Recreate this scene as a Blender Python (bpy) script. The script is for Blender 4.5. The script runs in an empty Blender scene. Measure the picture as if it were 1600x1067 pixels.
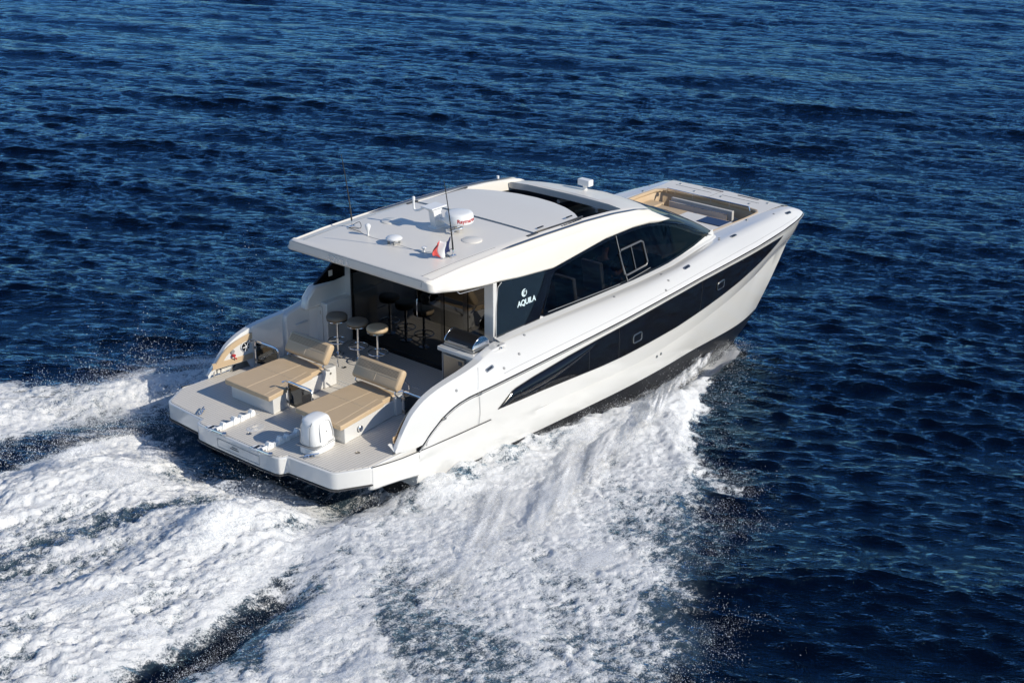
import bpy, bmesh, math, random
import numpy as np
from mathutils import Vector, Matrix
PI = math.pi
SC = bpy.context.scene
COL = SC.collection
random.seed(7)

# ---------------------------------------------------------------- camera, sky, sun, exposure
# The yacht is modelled level (X forward, Y to port, Z up, cockpit sole at 0) and then
# trimmed bow-up on the water by TRIM, as it is when planing.
TRIM = math.atan(0.075)
T_BOAT = Matrix.Translation((0, 0, 1.07 * math.cos(TRIM))) @ Matrix.Rotation(-TRIM, 4, 'Y')
X_ = Vector((2273, 989, -2436)).normalized()
Y_ = Vector((-3040, 989, -2436)); Y_ = (Y_ - X_ * X_.dot(Y_)).normalized()
Z_ = X_.cross(Y_)
cam_rot = Matrix((X_, Y_, Z_)).to_4x4()
cam = bpy.data.objects.new('camera', bpy.data.cameras.new('camera'))
COL.objects.link(cam)
cam.matrix_world = T_BOAT @ Matrix.Translation((-18.66, -19.04, 11.43)) @ cam_rot
cam.data.sensor_width = 36.0
cam.data.lens = 36.0 * 2436 / 1600
cam.data.clip_start = 0.1
cam.data.clip_end = 6000
SC.camera = cam

SUN_AZ = math.radians(-80)     # direction towards the sun, boat frame
SUN_EL = math.radians(30)
wd = bpy.data.worlds.new('World'); SC.world = wd; wd.use_nodes = True
nt = wd.node_tree; nt.nodes.clear()
sky = nt.nodes.new('ShaderNodeTexSky'); sky.sky_type = 'NISHITA'; sky.sun_disc = False
sky.sun_elevation = SUN_EL
sky.sun_rotation = math.radians(90) - SUN_AZ
sky.altitude = 0; sky.air_density = 1.0; sky.dust_density = 0.0; sky.ozone_density = 3.0
bg = nt.nodes.new('ShaderNodeBackground'); bg.inputs[1].default_value = 0.11
wo = nt.nodes.new('ShaderNodeOutputWorld')
wt = nt.nodes.new('ShaderNodeMix'); wt.data_type = 'RGBA'; wt.blend_type = 'MULTIPLY'; wt.inputs[0].default_value = 1
wt.inputs[7].default_value = (.78, .88, 1.02, 1)   # deep clear marine blue
nt.links.new(sky.outputs[0], wt.inputs[6]); nt.links.new(wt.outputs[2], bg.inputs[0]); nt.links.new(bg.outputs[0], wo.inputs[0])

sl = bpy.data.lights.new('sun', 'SUN'); sl.energy = 4.0; sl.angle = math.radians(0.55)
sl.color = (1.0, 0.93, 0.80)
so = bpy.data.objects.new('sun', sl); COL.objects.link(so)
sd = Vector((math.cos(SUN_EL) * math.cos(SUN_AZ), math.cos(SUN_EL) * math.sin(SUN_AZ), math.sin(SUN_EL)))
so.rotation_euler = sd.to_track_quat('Z', 'Y').to_euler()
so.location = (0, 0, 40)
SC.view_settings.view_transform = 'Standard'
SC.view_settings.look = 'None'
SC.view_settings.exposure = 0.15
SC.view_settings.gamma = 1.0
SC.cycles.max_bounces = 8
SC.cycles.transparent_max_bounces = 12
SC.cycles.caustics_reflective = False
SC.cycles.caustics_refractive = False

# ---------------------------------------------------------------- materials
def newmat(name):
    m = bpy.data.materials.new(name); m.use_nodes = True
    n = m.node_tree; n.nodes.clear()
    out = n.nodes.new('ShaderNodeOutputMaterial'); b = n.nodes.new('ShaderNodeBsdfPrincipled')
    n.links.new(b.outputs[0], out.inputs[0])
    return m, n, b, out
def N(n, t, **kw):
    x = n.nodes.new(t)
    for k, v in kw.items(): setattr(x, k, v)
    return x
def mathn(n, op, a, b=None, c=None, clamp=False):
    x = n.nodes.new('ShaderNodeMath'); x.operation = op; x.use_clamp = clamp
    for i, v in enumerate((a, b, c)):
        if v is None: continue
        if hasattr(v, 'is_linked') or hasattr(v, 'links'): n.links.new(v, x.inputs[i])
        else: x.inputs[i].default_value = v
    return x.outputs[0]
def mixc(n, f, a, b):
    x = n.nodes.new('ShaderNodeMix'); x.data_type = 'RGBA'
    for s, v in ((x.inputs[0], f), (x.inputs[6], a), (x.inputs[7], b)):
        if hasattr(v, 'links'): n.links.new(v, s)
        else: s.default_value = v if not isinstance(v, tuple) else (*v, 1) if len(v) == 3 else v
    return x.outputs[2]
def coords(n, scale=(1, 1, 1)):
    tc = n.nodes.new('ShaderNodeTexCoord'); mp = n.nodes.new('ShaderNodeMapping')
    mp.inputs['Scale'].default_value = scale
    n.links.new(tc.outputs['Object'], mp.inputs[0]); return mp.outputs[0]
def noise(n, vec, scale, detail=3, rough=.5):
    x = n.nodes.new('ShaderNodeTexNoise'); x.inputs['Scale'].default_value = scale
    x.inputs['Detail'].default_value = detail; x.inputs['Roughness'].default_value = rough
    n.links.new(vec, x.inputs['Vector']); return x.outputs['Fac']
def simple(name, col, rough=.4, metal=0, var=.06, vscale=3, coat=0, bump=0, bscale=60, rvar=.08, spec=.5):
    m, n, b, o = newmat(name)
    v = coords(n); f = noise(n, v, vscale, 4)
    c0 = tuple(max(0, c * (1 - var)) for c in col); c1 = tuple(min(1, c * (1 + var)) for c in col)
    n.links.new(mixc(n, f, c0, c1), b.inputs['Base Color'])
    f2 = noise(n, v, vscale * 4, 3)
    n.links.new(mathn(n, 'MULTIPLY_ADD', f2, rvar, rough - rvar / 2, clamp=True), b.inputs['Roughness'])
    b.inputs['Metallic'].default_value = metal
    b.inputs['Coat Weight'].default_value = coat; b.inputs['Coat Roughness'].default_value = .05
    b.inputs['Specular IOR Level'].default_value = spec
    if bump:
        bp = n.nodes.new('ShaderNodeBump'); bp.inputs['Strength'].default_value = bump; bp.inputs['Distance'].default_value = .004
        n.links.new(noise(n, v, bscale, 4), bp.inputs['Height']); n.links.new(bp.outputs[0], b.inputs['Normal'])
    return m
M = {}
M['gel'] = simple('gelcoat', (.695, .685, .66), .16, coat=1.0, var=.008, vscale=.6, rvar=.02)
M['gelroof'] = simple('roof_gelcoat', (.75, .71, .645), .32, coat=.0, spec=.35, var=.03, vscale=.8, rvar=.03)
M['gelgrey'] = simple('non_skid', (.60, .595, .58), .55, var=.03, bump=.25, bscale=300)
M['chrome'] = simple('chrome', (.82, .82, .83), .12, 1, var=.03)
M['steel'] = simple('brushed_steel', (.42, .40, .37), .3, 1, var=.05)
M['black'] = simple('black_plastic', (.012, .012, .013), .35, var=.2)
M['rubber'] = simple('rubber', (.03, .03, .032), .6, var=.2)
M['grey'] = simple('grey_plastic', (.25, .255, .26), .45)
M['dgrey'] = simple('dark_frame_grey', (.10, .105, .115), .35)
M['whitep'] = simple('white_plastic', (.80, .80, .79), .35, var=.03)
M['red'] = simple('red', (.62, .09, .08), .7)
M['blue'] = simple('navy_cloth', (.01, .02, .09), .7)
M['meshcloth'] = simple('mesh_cloth', (.50, .485, .465), .7, bump=.4, bscale=150)
M['whitecloth'] = simple('white_cloth', (.75, .75, .75), .8)
M['bluestripe'] = simple('stripe_recess', (.045, .065, .11), .3)
M['silver'] = simple('silver_mark', (.75, .75, .76), .2, .6)
M['letter'] = simple('letter_pale', (.65, .78, .82), .35)
M['palegrey'] = simple('pale_grey', (.50, .50, .50), .4)
M['darkred'] = simple('lettering_red', (.45, .02, .03), .4)
M['beige'] = simple('beige_vinyl', (.55, .41, .26), .5, var=.06, vscale=4, bump=.9, bscale=9)
M['beiged'] = simple('beige_trim', (.42, .31, .19), .55, var=.06, bump=.3, bscale=200)
M['beige_shaded'] = simple('beige_vinyl_shaded', (.20, .165, .125), .5, var=.06, bump=.3, bscale=220)  # beige vinyl with roof shade put into the colour, for two stool seats
M['thread'] = simple('thread', (.62, .52, .38), .7)
M['hole'] = simple('perforation', (.16, .11, .07), .8)
M['interior'] = simple('cabin_lining', (.34, .32, .30), .6)
M['wood'] = simple('cabin_floor', (.20, .13, .08), .4)
M['skin'] = simple('skin', (.50, .27, .18), .5)
M['shirt'] = simple('navy_shirt', (.015, .02, .035), .8)
M['hair'] = simple('hair', (.02, .014, .01), .6)
M['darkgrey'] = simple('dark_grille', (.05, .05, .053), .45, bump=.4, bscale=30)
M['solar'] = simple('dark_blue_hatch', (.012, .022, .07), .08)
M['antifoul'] = simple('antifouling', (.009, .0095, .012), .32, var=.4, vscale=2.2)
def glassy(name, col, rough=.03, spec=.6, coat=0):
    m, n, b, o = newmat(name)
    v = coords(n)
    b.inputs['Base Color'].default_value = (*col, 1); b.inputs['Roughness'].default_value = rough
    b.inputs['Specular IOR Level'].default_value = spec
    bp = n.nodes.new('ShaderNodeBump'); bp.inputs['Strength'].default_value = .04; bp.inputs['Distance'].default_value = .01
    n.links.new(noise(n, v, 1.3, 2), bp.inputs['Height']); n.links.new(bp.outputs[0], b.inputs['Normal'])
    return m
M['hullglass'] = glassy('hull_glazing', (.006, .006, .007), .06, .45)
M['panel'] = glassy('dark_gloss_panel', (.011, .017, .023), .10, .6)
M['frameblack'] = glassy('black_gloss_frame', (.004, .004, .006), .08, .5)
def tint(name, trans, tc, gl=.08, rough=.02, gc=(.9, .93, 1, 1)):
    m, n, b, o = newmat(name); n.nodes.remove(b)
    t = N(n, 'ShaderNodeBsdfTransparent'); t.inputs[0].default_value = (*tc, 1)
    g = N(n, 'ShaderNodeBsdfGlossy'); g.inputs['Roughness'].default_value = rough; g.inputs[0].default_value = gc
    fr = N(n, 'ShaderNodeFresnel'); fr.inputs[0].default_value = 1.5
    mx = N(n, 'ShaderNodeMixShader')
    n.links.new(mathn(n, 'ADD', fr.outputs[0], gl, clamp=True), mx.inputs[0])
    n.links.new(t.outputs[0], mx.inputs[1]); n.links.new(g.outputs[0], mx.inputs[2]); n.links.new(mx.outputs[0], o.inputs[0])
    return m
M['sideglass'] = tint('tinted_side_glass', 1, (.15, .155, .165), .0, gc=(.55, .55, .58, 1))
M['doorglass'] = tint('tinted_door_glass', 1, (.035, .032, .03), .05, gc=(.8, .8, .8, 1))
M['smoke'] = tint('smoked_acrylic', 1, (.30, .29, .25), .03)
M['wsglass'] = tint('windscreen_glass', 1, (.07, .085, .10), .0, gc=(.7, .75, .8, 1))
def deckmat():
    m, n, b, o = newmat('grey_teak_deck')
    tc = N(n, 'ShaderNodeTexCoord'); sp = N(n, 'ShaderNodeSeparateXYZ'); n.links.new(tc.outputs['Object'], sp.inputs[0])
    y = mathn(n, 'MULTIPLY', sp.outputs['Y'], 1 / .062); fr = mathn(n, 'FRACT', y)
    line = mathn(n, 'LESS_THAN', fr, .13)
    v = coords(n, (2.5, 40, 1)); g = noise(n, v, 1.6, 5, .6); v2 = coords(n); g2 = noise(n, v2, 1.3, 3)
    c = mixc(n, g, (.60, .56, .50), (.78, .73, .66)); c = mixc(n, mathn(n, 'MULTIPLY', g2, .35), c, (.54, .515, .48))
    n.links.new(mixc(n, line, c, (.29, .28, .26)), b.inputs['Base Color'])
    b.inputs['Roughness'].default_value = .55; b.inputs['Specular IOR Level'].default_value = .25
    bp = N(n, 'ShaderNodeBump'); bp.inputs['Strength'].default_value = .6; bp.inputs['Distance'].default_value = .003
    n.links.new(mathn(n, 'SUBTRACT', g, line), bp.inputs['Height']); n.links.new(bp.outputs[0], b.inputs['Normal'])
    return m
M['deck'] = deckmat()

# ---------------------------------------------------------------- mesh helpers
PATTERN = {'lettering', 'stitching', 'perforation', 'rim', 'border', 'frame', 'trim', 'rail', 'logo', 'button', 'groove'}
class MB:
    def __init__(s): s.v = []; s.f = []
    def add(s, vs, fs):
        k = len(s.v); s.v += [tuple(p) for p in vs]; s.f += [tuple(i + k for i in f) for f in fs]; return s
    def box(s, x0, x1, y0, y1, z0, z1, m=None):
        vs = [Vector((x, y, z)) for z in (z0, z1) for x, y in ((x0, y0), (x1, y0), (x1, y1), (x0, y1))]
        if m: vs = [m @ p for p in vs]
        return s.add(vs, [(3, 2, 1, 0), (4, 5, 6, 7), (0, 1, 5, 4), (1, 2, 6, 5), (2, 3, 7, 6), (3, 0, 4, 7)])
    def tube(s, path, r, n=8, closed=False):
        P = [Vector(p) for p in path]; L = len(P); rings = []; up = None
        R = r if isinstance(r, (list, tuple)) else [r] * L
        for i, p in enumerate(P):
            a = P[(i - 1) % L] if (i or closed) else p; b = P[(i + 1) % L] if (i < L - 1 or closed) else p
            d = (b - a).normalized() if (b - a).length > 1e-9 else Vector((0, 0, 1))
            if up is None: up = d.orthogonal().normalized()
            up = (up - d * up.dot(d)); up = up.normalized() if up.length > 1e-6 else d.orthogonal().normalized()
            w = d.cross(up)
            rings.append([p + (up * math.cos(2 * PI * k / n) + w * math.sin(2 * PI * k / n)) * R[i] for k in range(n)])
        vs = [q for g in rings for q in g]; fs = []
        for i in range(L if closed else L - 1):
            j = (i + 1) % L
            for k in range(n):
                fs.append((i * n + k, i * n + (k + 1) % n, j * n + (k + 1) % n, j * n + k))
        if not closed: fs += [tuple(range(n))[::-1], tuple((L - 1) * n + k for k in range(n))]
        return s.add(vs, fs)
    def lathe(s, prof, c=(0, 0, 0), n=28, axis='Z', m=None):
        vs = []; fs = []
        for r, z in prof:
            for k in range(n):
                a = 2 * PI * k / n
                p = Vector((r * math.cos(a), r * math.sin(a), z))
                if axis == 'Y': p = Vector((p.x, p.z, p.y))
                if axis == 'X': p = Vector((p.z, p.x, p.y))
                if m: p = m @ p
                vs.append(p + Vector(c))
        L = len(prof)
        for i in range(L - 1):
            for k in range(n): fs.append((i * n + k, i * n + (k + 1) % n, (i + 1) * n + (k + 1) % n, (i + 1) * n + k))
        fs += [tuple(range(n))[::-1], tuple((L - 1) * n + k for k in range(n))]
        return s.add(vs, fs)
    def prism(s, poly, lo, hi, m=None, axis='Z'):
        """polygon (a,b) extruded between lo and hi along axis; Z:(x,y) Y:(x,z) X:(y,z)"""
        n = len(poly); vs = []
        for h in (lo, hi):
            for a, b in poly:
                p = {'Z': (a, b, h), 'Y': (a, h, b), 'X': (h, a, b)}[axis]
                vs.append(m @ Vector(p) if m else p)
        fs = [tuple(range(n))[::-1], tuple(range(n, 2 * n))] + [(i, (i + 1) % n, n + (i + 1) % n, n + i) for i in range(n)]
        return s.add(vs, fs)
    def grid(s, rows, closed_u=False, flip=False):
        """rows: equal length lists of points"""
        k = len(rows[0]); vs = [p for r in rows for p in r]; fs = []
        for i in range(len(rows) - 1):
            for j in range(k if closed_u else k - 1):
                q = (i * k + j, i * k + (j + 1) % k, (i + 1) * k + (j + 1) % k, (i + 1) * k + j)
                fs.append(q[::-1] if flip else q)
        return s.add(vs, fs)
    def mirror(s):
        k = len(s.v); s.v += [(x, -y, z) for x, y, z in s.v]
        s.f += [tuple(i + k for i in f)[::-1] for f in s.f]; return s
    @staticmethod
    def _pieces(me):
        """pieces of a mesh that stand well apart: each becomes a part of its own"""
        n = len(me.vertices); par = list(range(n))
        def root(a):
            while par[a] != a: par[a] = par[par[a]]; a = par[a]
            return a
        for e in me.edges:
            a, b = root(e.vertices[0]), root(e.vertices[1])
            if a != b: par[a] = b
        isl = {}
        for i in range(n): isl.setdefault(root(i), []).append(i)
        keys = list(isl); k = len(keys)
        if k < 2 or k > 150: return [0]
        co = np.array([v.co[:] for v in me.vertices])
        lo = np.array([co[isl[q]].min(0) for q in keys]); hi = np.array([co[isl[q]].max(0) for q in keys]); size = (hi - lo).max(1)
        g = list(range(k))
        def r2(a):
            while g[a] != a: a = g[a]
            return a
        for i in range(k):
            for j in range(i + 1, k):
                gap = np.maximum(0, np.maximum(lo[i] - hi[j], lo[j] - hi[i]))
                if np.sqrt((gap ** 2).sum()) <= max(.02, .5 * max(size[i], size[j])):
                    a, b = r2(i), r2(j)
                    if a != b: g[a] = b
        grp = {}
        for i in range(k): grp.setdefault(r2(i), []).append(i)
        if len(grp) < 2: return [0]
        where = {}
        for gi, members in grp.items():
            for mi in members:
                for vtx in isl[keys[mi]]: where[vtx] = gi
        out = []
        for gi in grp:
            idx = [i for i in range(n) if where[i] == gi]; mp = {o_: w_ for w_, o_ in enumerate(idx)}
            out.append(([tuple(me.vertices[i].co) for i in idx], [tuple(mp[v_] for v_ in p_.vertices) for p_ in me.polygons if where[p_.vertices[0]] == gi]))
        return out
    def build(s, name, mat, parent=None, bevel=0, sharp=35, solid=0, sub=0, seg=2, label=None, loc=None, split=True):
        me = bpy.data.meshes.new(name); me.from_pydata([tuple(p) for p in s.v], [], s.f)
        bm = bmesh.new(); bm.from_mesh(me); bmesh.ops.remove_doubles(bm, verts=bm.verts, dist=1e-5)
        bmesh.ops.recalc_face_normals(bm, faces=bm.faces)
        bm.to_mesh(me); bm.free()
        if split and not (set(name.split('_')) & PATTERN):
            parts = s._pieces(me)
            if len(parts) > 1:
                bpy.data.meshes.remove(me); objs = []
                for vs_, fs_ in parts:
                    q = MB(); q.v = vs_; q.f = fs_
                    objs.append(q.build(name, mat, parent, bevel, sharp, solid, sub, seg, label, loc, split=False))
                return objs[0]
        me.polygons.foreach_set('use_smooth', [True] * len(me.polygons))
        if not sub: me.set_sharp_from_angle(angle=math.radians(sharp))
        o = bpy.data.objects.new(name, me); COL.objects.link(o)
        me.materials.append(M[mat] if isinstance(mat, str) else mat)
        if solid:
            md = o.modifiers.new('s', 'SOLIDIFY'); md.thickness = solid; md.offset = 0
        if bevel:
            md = o.modifiers.new('b', 'BEVEL'); md.width = bevel; md.segments = seg; md.limit_method = 'ANGLE'; md.angle_limit = math.radians(38)
            md.harden_normals = False
        if sub:
            md = o.modifiers.new('u', 'SUBSURF'); md.levels = sub; md.render_levels = sub
        if parent: o.parent = parent
        if label: o['label'] = label
        if loc is not None: o.location = loc
        return o
def tag(o, label=None, cat=None, group=None, kind=None):
    if label: o['label'] = label
    if cat: o['category'] = cat
    if group: o['group'] = group
    if kind: o['kind'] = kind
    return o
def empty(name, loc=(0, 0, 0), rz=0, **kw):
    o = bpy.data.objects.new(name, None); COL.objects.link(o); o.location = loc; o.rotation_euler.z = rz
    o.empty_display_size = .2
    return tag(o, **kw)
def copy_thing(o, parent=None):
    c = o.copy(); COL.objects.link(c); c.parent = parent
    for ch in [x for x in bpy.data.objects if x.parent == o]: copy_thing(ch, c)
    return c
def interp(x, xs, ys): return float(np.interp(x, xs, ys))
def smooth_path(pts, n=8):
    """Catmull-Rom through the points"""
    P = [Vector(p) for p in pts]; out = []
    for i in range(len(P) - 1):
        a = P[max(i - 1, 0)]; b = P[i]; c = P[i + 1]; d = P[min(i + 2, len(P) - 1)]
        for k in range(n):
            t = k / n
            out.append(.5 * ((2 * b) + (c - a) * t + (2 * a - 5 * b + 4 * c - d) * t * t + (-a + 3 * b - 3 * c + d) * t ** 3))
    out.append(P[-1]); return out
def rrect(x0, x1, y0, y1, r, n=5):
    out = []
    for cx, cy, a in ((x1 - r, y1 - r, 0), (x0 + r, y1 - r, 90), (x0 + r, y0 + r, 180), (x1 - r, y0 + r, 270)):
        for k in range(n + 1):
            t = math.radians(a + 90 * k / n); out.append((cx + r * math.cos(t), cy + r * math.sin(t)))
    return out
def text_mesh(body, size, mat, parent, m, name='lettering', extrude=.002, spacing=1.0, bold=0):
    cu = bpy.data.curves.new(name, 'FONT'); cu.body = body; cu.size = size; cu.extrude = extrude; cu.align_x = 'CENTER'; cu.align_y = 'CENTER'
    cu.space_character = spacing; cu.offset = bold
    t = bpy.data.objects.new(name + '_tmp', cu); COL.objects.link(t)
    dg = bpy.context.evaluated_depsgraph_get(); dg.update()
    me = bpy.data.meshes.new_from_object(t.evaluated_get(dg)); bpy.data.objects.remove(t)
    me.transform(m); me.name = name
    o = bpy.data.objects.new(name, me); COL.objects.link(o); me.materials.clear(); me.materials.append(M[mat]); o.parent = parent
    return o
# ================================================================ THE YACHT
yacht = empty('motor_yacht', label='large white power catamaran yacht speeding bow-up across dark blue water with long black hull windows', cat='yacht')
Yt = yacht
# ---- hull rows, starboard, stern to stem (x, y, z)
rail_row = [(-1.9, -2.48, -.10), (-1.78, -2.48, -.03), (-1.64, -2.48, .09), (-1.33, -2.49, .29), (-1.12, -2.50, .38), (-.93, -2.50, .43), (-.65, -2.50, .46), (-.2, -2.51, .47), (1.2, -2.52, .51), (2.8, -2.52, .56),
            (3.8, -2.52, .60), (5.36, -2.49, .67), (6.4, -2.45, .71), (7.54, -2.38, .72), (8.82, -2.27, .72), (10.14, -2.09, .72), (10.8, -1.97, .725), (11.2, -1.88, .74), (11.42, -1.80, .76)]
knk_row = [(-1.9, -2.46, -.32), (1.6, -2.51, -.38), (3.5, -2.49, -.45), (4.7, -2.45, -.47), (6.2, -2.36, -.39), (7.2, -2.26, -.31), (8, -2.17, -.24), (9, -2.03, -.12), (10, -1.86, .03), (10.5, -1.78, .11), (10.86, -1.74, .16)]
boot_row = [(-1.9, -2.40, -.80), (0, -2.41, -.86), (2.6, -2.38, -.93), (4, -2.36, -.96), (5.3, -2.30, -.98), (6.7, -2.13, -1.04), (8.3, -1.93, -1.15), (9.2, -1.78, -1.19), (9.93, -1.62, -1.17)]
chine_row = [(-1.9, -2.30, -1.12), (1, -2.33, -1.3), (4, -2.30, -1.55), (5.3, -2.22, -1.62), (6.8, -1.98, -1.72), (8, -1.75, -1.80), (8.9, -1.56, -1.84), (9.25, -1.5, -1.80)]
keel_row = [(-1.9, -1.5, -1.45), (1, -1.5, -1.75), (4, -1.5, -2.1), (6, -1.5, -2.2), (7.4, -1.48, -2.2), (8.5, -1.48, -2.05), (9.25, -1.5, -1.80)]
NS = 90
def samp(row, n=NS):
    xs = [p[0] for p in row]; a, b = xs[0], xs[-1]; out = []
    R = smooth_path(row, 6); X = [p.x for p in R]; Yv = [p.y for p in R]; Zv = [p.z for p in R]
    for i in range(n + 1):
        x = a + (b - a) * i / n
        out.append((x, interp(x, X, Yv), interp(x, X, Zv)))
    return out
def blend(r0, r1, t, push=0):
    return [(a[0] + (b[0] - a[0]) * t, a[1] + (b[1] - a[1]) * t - push, a[2] + (b[2] - a[2]) * t) for a, b in zip(r0, r1)]
S_rail, S_knk, S_boot, S_chine, S_keel = map(samp, (rail_row, knk_row, boot_row, chine_row, keel_row))
up_rows = [blend(S_rail, S_knk, t, push=.035 * math.sin(PI * t)) for t in (0, .12, .3, .5, .7, .88, 1)]
S_knk2 = [(x, y + .06 * min(1, max(0, (x - .5) / 2)) * min(1, (11 - x) / 1.5), z - .03) for x, y, z in S_knk]
low_rows = [blend(S_knk2, S_boot, t, push=.02 * math.sin(PI * t)) for t in (0, .25, .5, .75, 1)]
allrows = up_rows + low_rows
RX = [np.array([p[0] for p in r]) for r in allrows]; RY = [np.array([p[1] for p in r]) for r in allrows]; RZ = [np.array([p[2] for p in r]) for r in allrows]
def hull_y(x, z):
    zz = [np.interp(x, a, c) for a, c in zip(RX, RZ)]; yy = [np.interp(x, a, c) for a, c in zip(RX, RY)]
    return float(np.interp(-z, [-q for q in zz], yy))
h = MB(); h.grid(allrows)
# inner (tunnel) side and closing of the bow, wet deck
zcap = lambda x: interp(x, [-2, 7.9, 8.3, 10.4, 10.6], [-.12, -.12, .28, .28, .9])
def inner(row, yy, zf=0): return [(x, max(y + .02, yy(x)), min(z, zcap(x))) for x, y, z in row]
iny = lambda x: interp(x, [-2, 6, 9, 11.45], [-.75, -.8, -1.1, -1.74])
h.grid([inner(r, iny) for r in (up_rows[0], up_rows[-1], low_rows[-1])])
h.grid([[r[0] for r in allrows], [inner(r, iny)[0] for r in allrows]])
h.grid([[r[-1] for r in allrows], [inner(r, iny)[-1] for r in allrows]])
# aft wing of the hull alongside the platform
zt = lambda x: interp(x, [-2.97, -2.5, -1.9], [.0, -.04, -.09])
zb = lambda x: interp(x, [-2.97, -2.5, -1.9], [-.42, -.47, -.55])
sec = []
for x, y in [(-2.80, -2.30), (-2.93, -2.33), (-2.99, -2.38), (-2.99, -2.42), (-2.95, -2.455), (-2.85, -2.465), (-2.4, -2.475), (-1.9, -2.483)]:
    sec.append([(x, y, zt(x)), (x, y - .012, zt(x) - .06), (x, y - .012, zb(x) + .03), (x, y + .01, zb(x))])
h.grid(sec)
h.grid([[(x, y, zb(x)) for x, y in ((-2.99, -2.40), (-2.4, -2.465), (-1.9, -2.47))], [(x, -2.15, zb(x)) for x in (-2.8, -2.4, -1.9)]])
h.mirror()
hull = h.build('hull', 'gel', Yt, sharp=28)
bp_ = MB()
# bottom paint, boot line to keel and up the tunnel
bp_.grid([S_boot, blend(S_boot, S_chine, .5, .03), S_chine, blend(S_chine, S_keel, .5), S_keel, [(x, max(y + .7, iny(x)), z + .45) for x, y, z in S_keel], [(p[0], max(p[1] + .1, iny(p[0])), p[2]) for p in S_boot]])
bp_.grid([[S_boot[0], S_chine[0], S_keel[0]], [(-1.9, -.75, -.8), (-1.9, -.75, -1.12), (-1.9, -.8, -1.4)]])
bp_.mirror()
bp_.build('bottom_paint', 'antifoul', Yt, sharp=30)
wd_ = MB(); wd_.box(-2.2, 6.0, -2.2, 2.2, -.30, -.13); wd_.box(6.0, 10.6, -1.10, 1.10, -.30, -.13); wd_.prism([(10.3, -1.5), (11.05, -1.5), (11.12, 0), (11.05, 1.5), (10.3, 1.5)], -.05, .72)
wd_.build('bridge_deck', 'gel', Yt, bevel=.03)
# ---- rub rail (dark strip with steel bead) following the rail row
def off(row, dy, dz=0): return [(x, y - dy, z + dz) for x, y, z in row]
for sg in (1, -1):
    r1 = MB(); pts = [(x, sg * y, z) for x, y, z in off(samp(rail_row, 120), .012, -.012)]
    r1.tube(pts, .012, 6); rr = r1.build('rub_rail', 'rubber', Yt)
    r2 = MB(); r2.tube([(x, sg * (abs(y)) * -1 if False else y, z) for x, y, z in [(p[0], p[1] - sg * .012, p[2] + .016) for p in pts]], .007, 6)
    r2.build('rail_bead', 'palegrey', rr)
    r3 = MB(); r3.tube([(x, sg * y, z) for x, y, z in ((-2.97, -2.478, .005), (-2.6, -2.485, -.045), (-2.3, -2.49, -.075), (-1.8, -2.50, -.095), (-1, -2.523, -.11), (-.13, -2.535, -.12))], .009, 6)
    r3.build('platform_rail', 'black', Yt)
    r4 = MB(); r4.tube([(x, sg * y, z) for x, y, z in ((-.42, -2.532, .42), (-.42, -2.545, .1), (-.45, -2.54, -.1))], .004, 5)
    r4.tube([(x, sg * y, z) for x, y, z in ((-1.72, -2.50, -.06), (-1.72, -2.51, .0), (-1.65, -2.497, .06))], .004, 5)
    r4.tube([(x, sg * y, z) for x, y, z in ((-1.66, -2.50, -.06), (-1.66, -2.52, -.09), (-.42, -2.545, -.105))], .004, 5) if False else None
    r4.build('hull_gate_seam', 'grey', Yt)
# ---- long hull window
top_e = [(787, 620)]
hw_top = [(.05, .02), (.45, .26), (1.0, .33), (2.0, .415), (3.0, .475), (3.9, .52), (5.3, .595), (6.4, .64), (7.5, .645), (8.8, .635), (9.6, .62), (10.15, .60)]
hw_bot = [(.05, .02), (.6, .0), (1.2, -.015), (2.0, -.055), (3.0, -.11), (3.7, -.13), (4.6, -.12), (5.6, -.10), (6.6, -.03), (7.4, .03), (8.2, .12), (9.0, .25), (9.6, .39), (10.0, .52), (10.15, .60)]
def hull_patch(top, bot, x0, x1, n, rows, offs):
    tx, tz = zip(*top); bx, bz = zip(*bot); G = []
    for j in range(rows + 1):
        t = j / rows; L = []
        for i in range(n + 1):
            x = x0 + (x1 - x0) * i / n
            z = interp(x, tx, tz) * (1 - t) + interp(x, bx, bz) * t
            L.append((x, hull_y(x, z) - offs, z))
        G.append(L)
    return G
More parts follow.
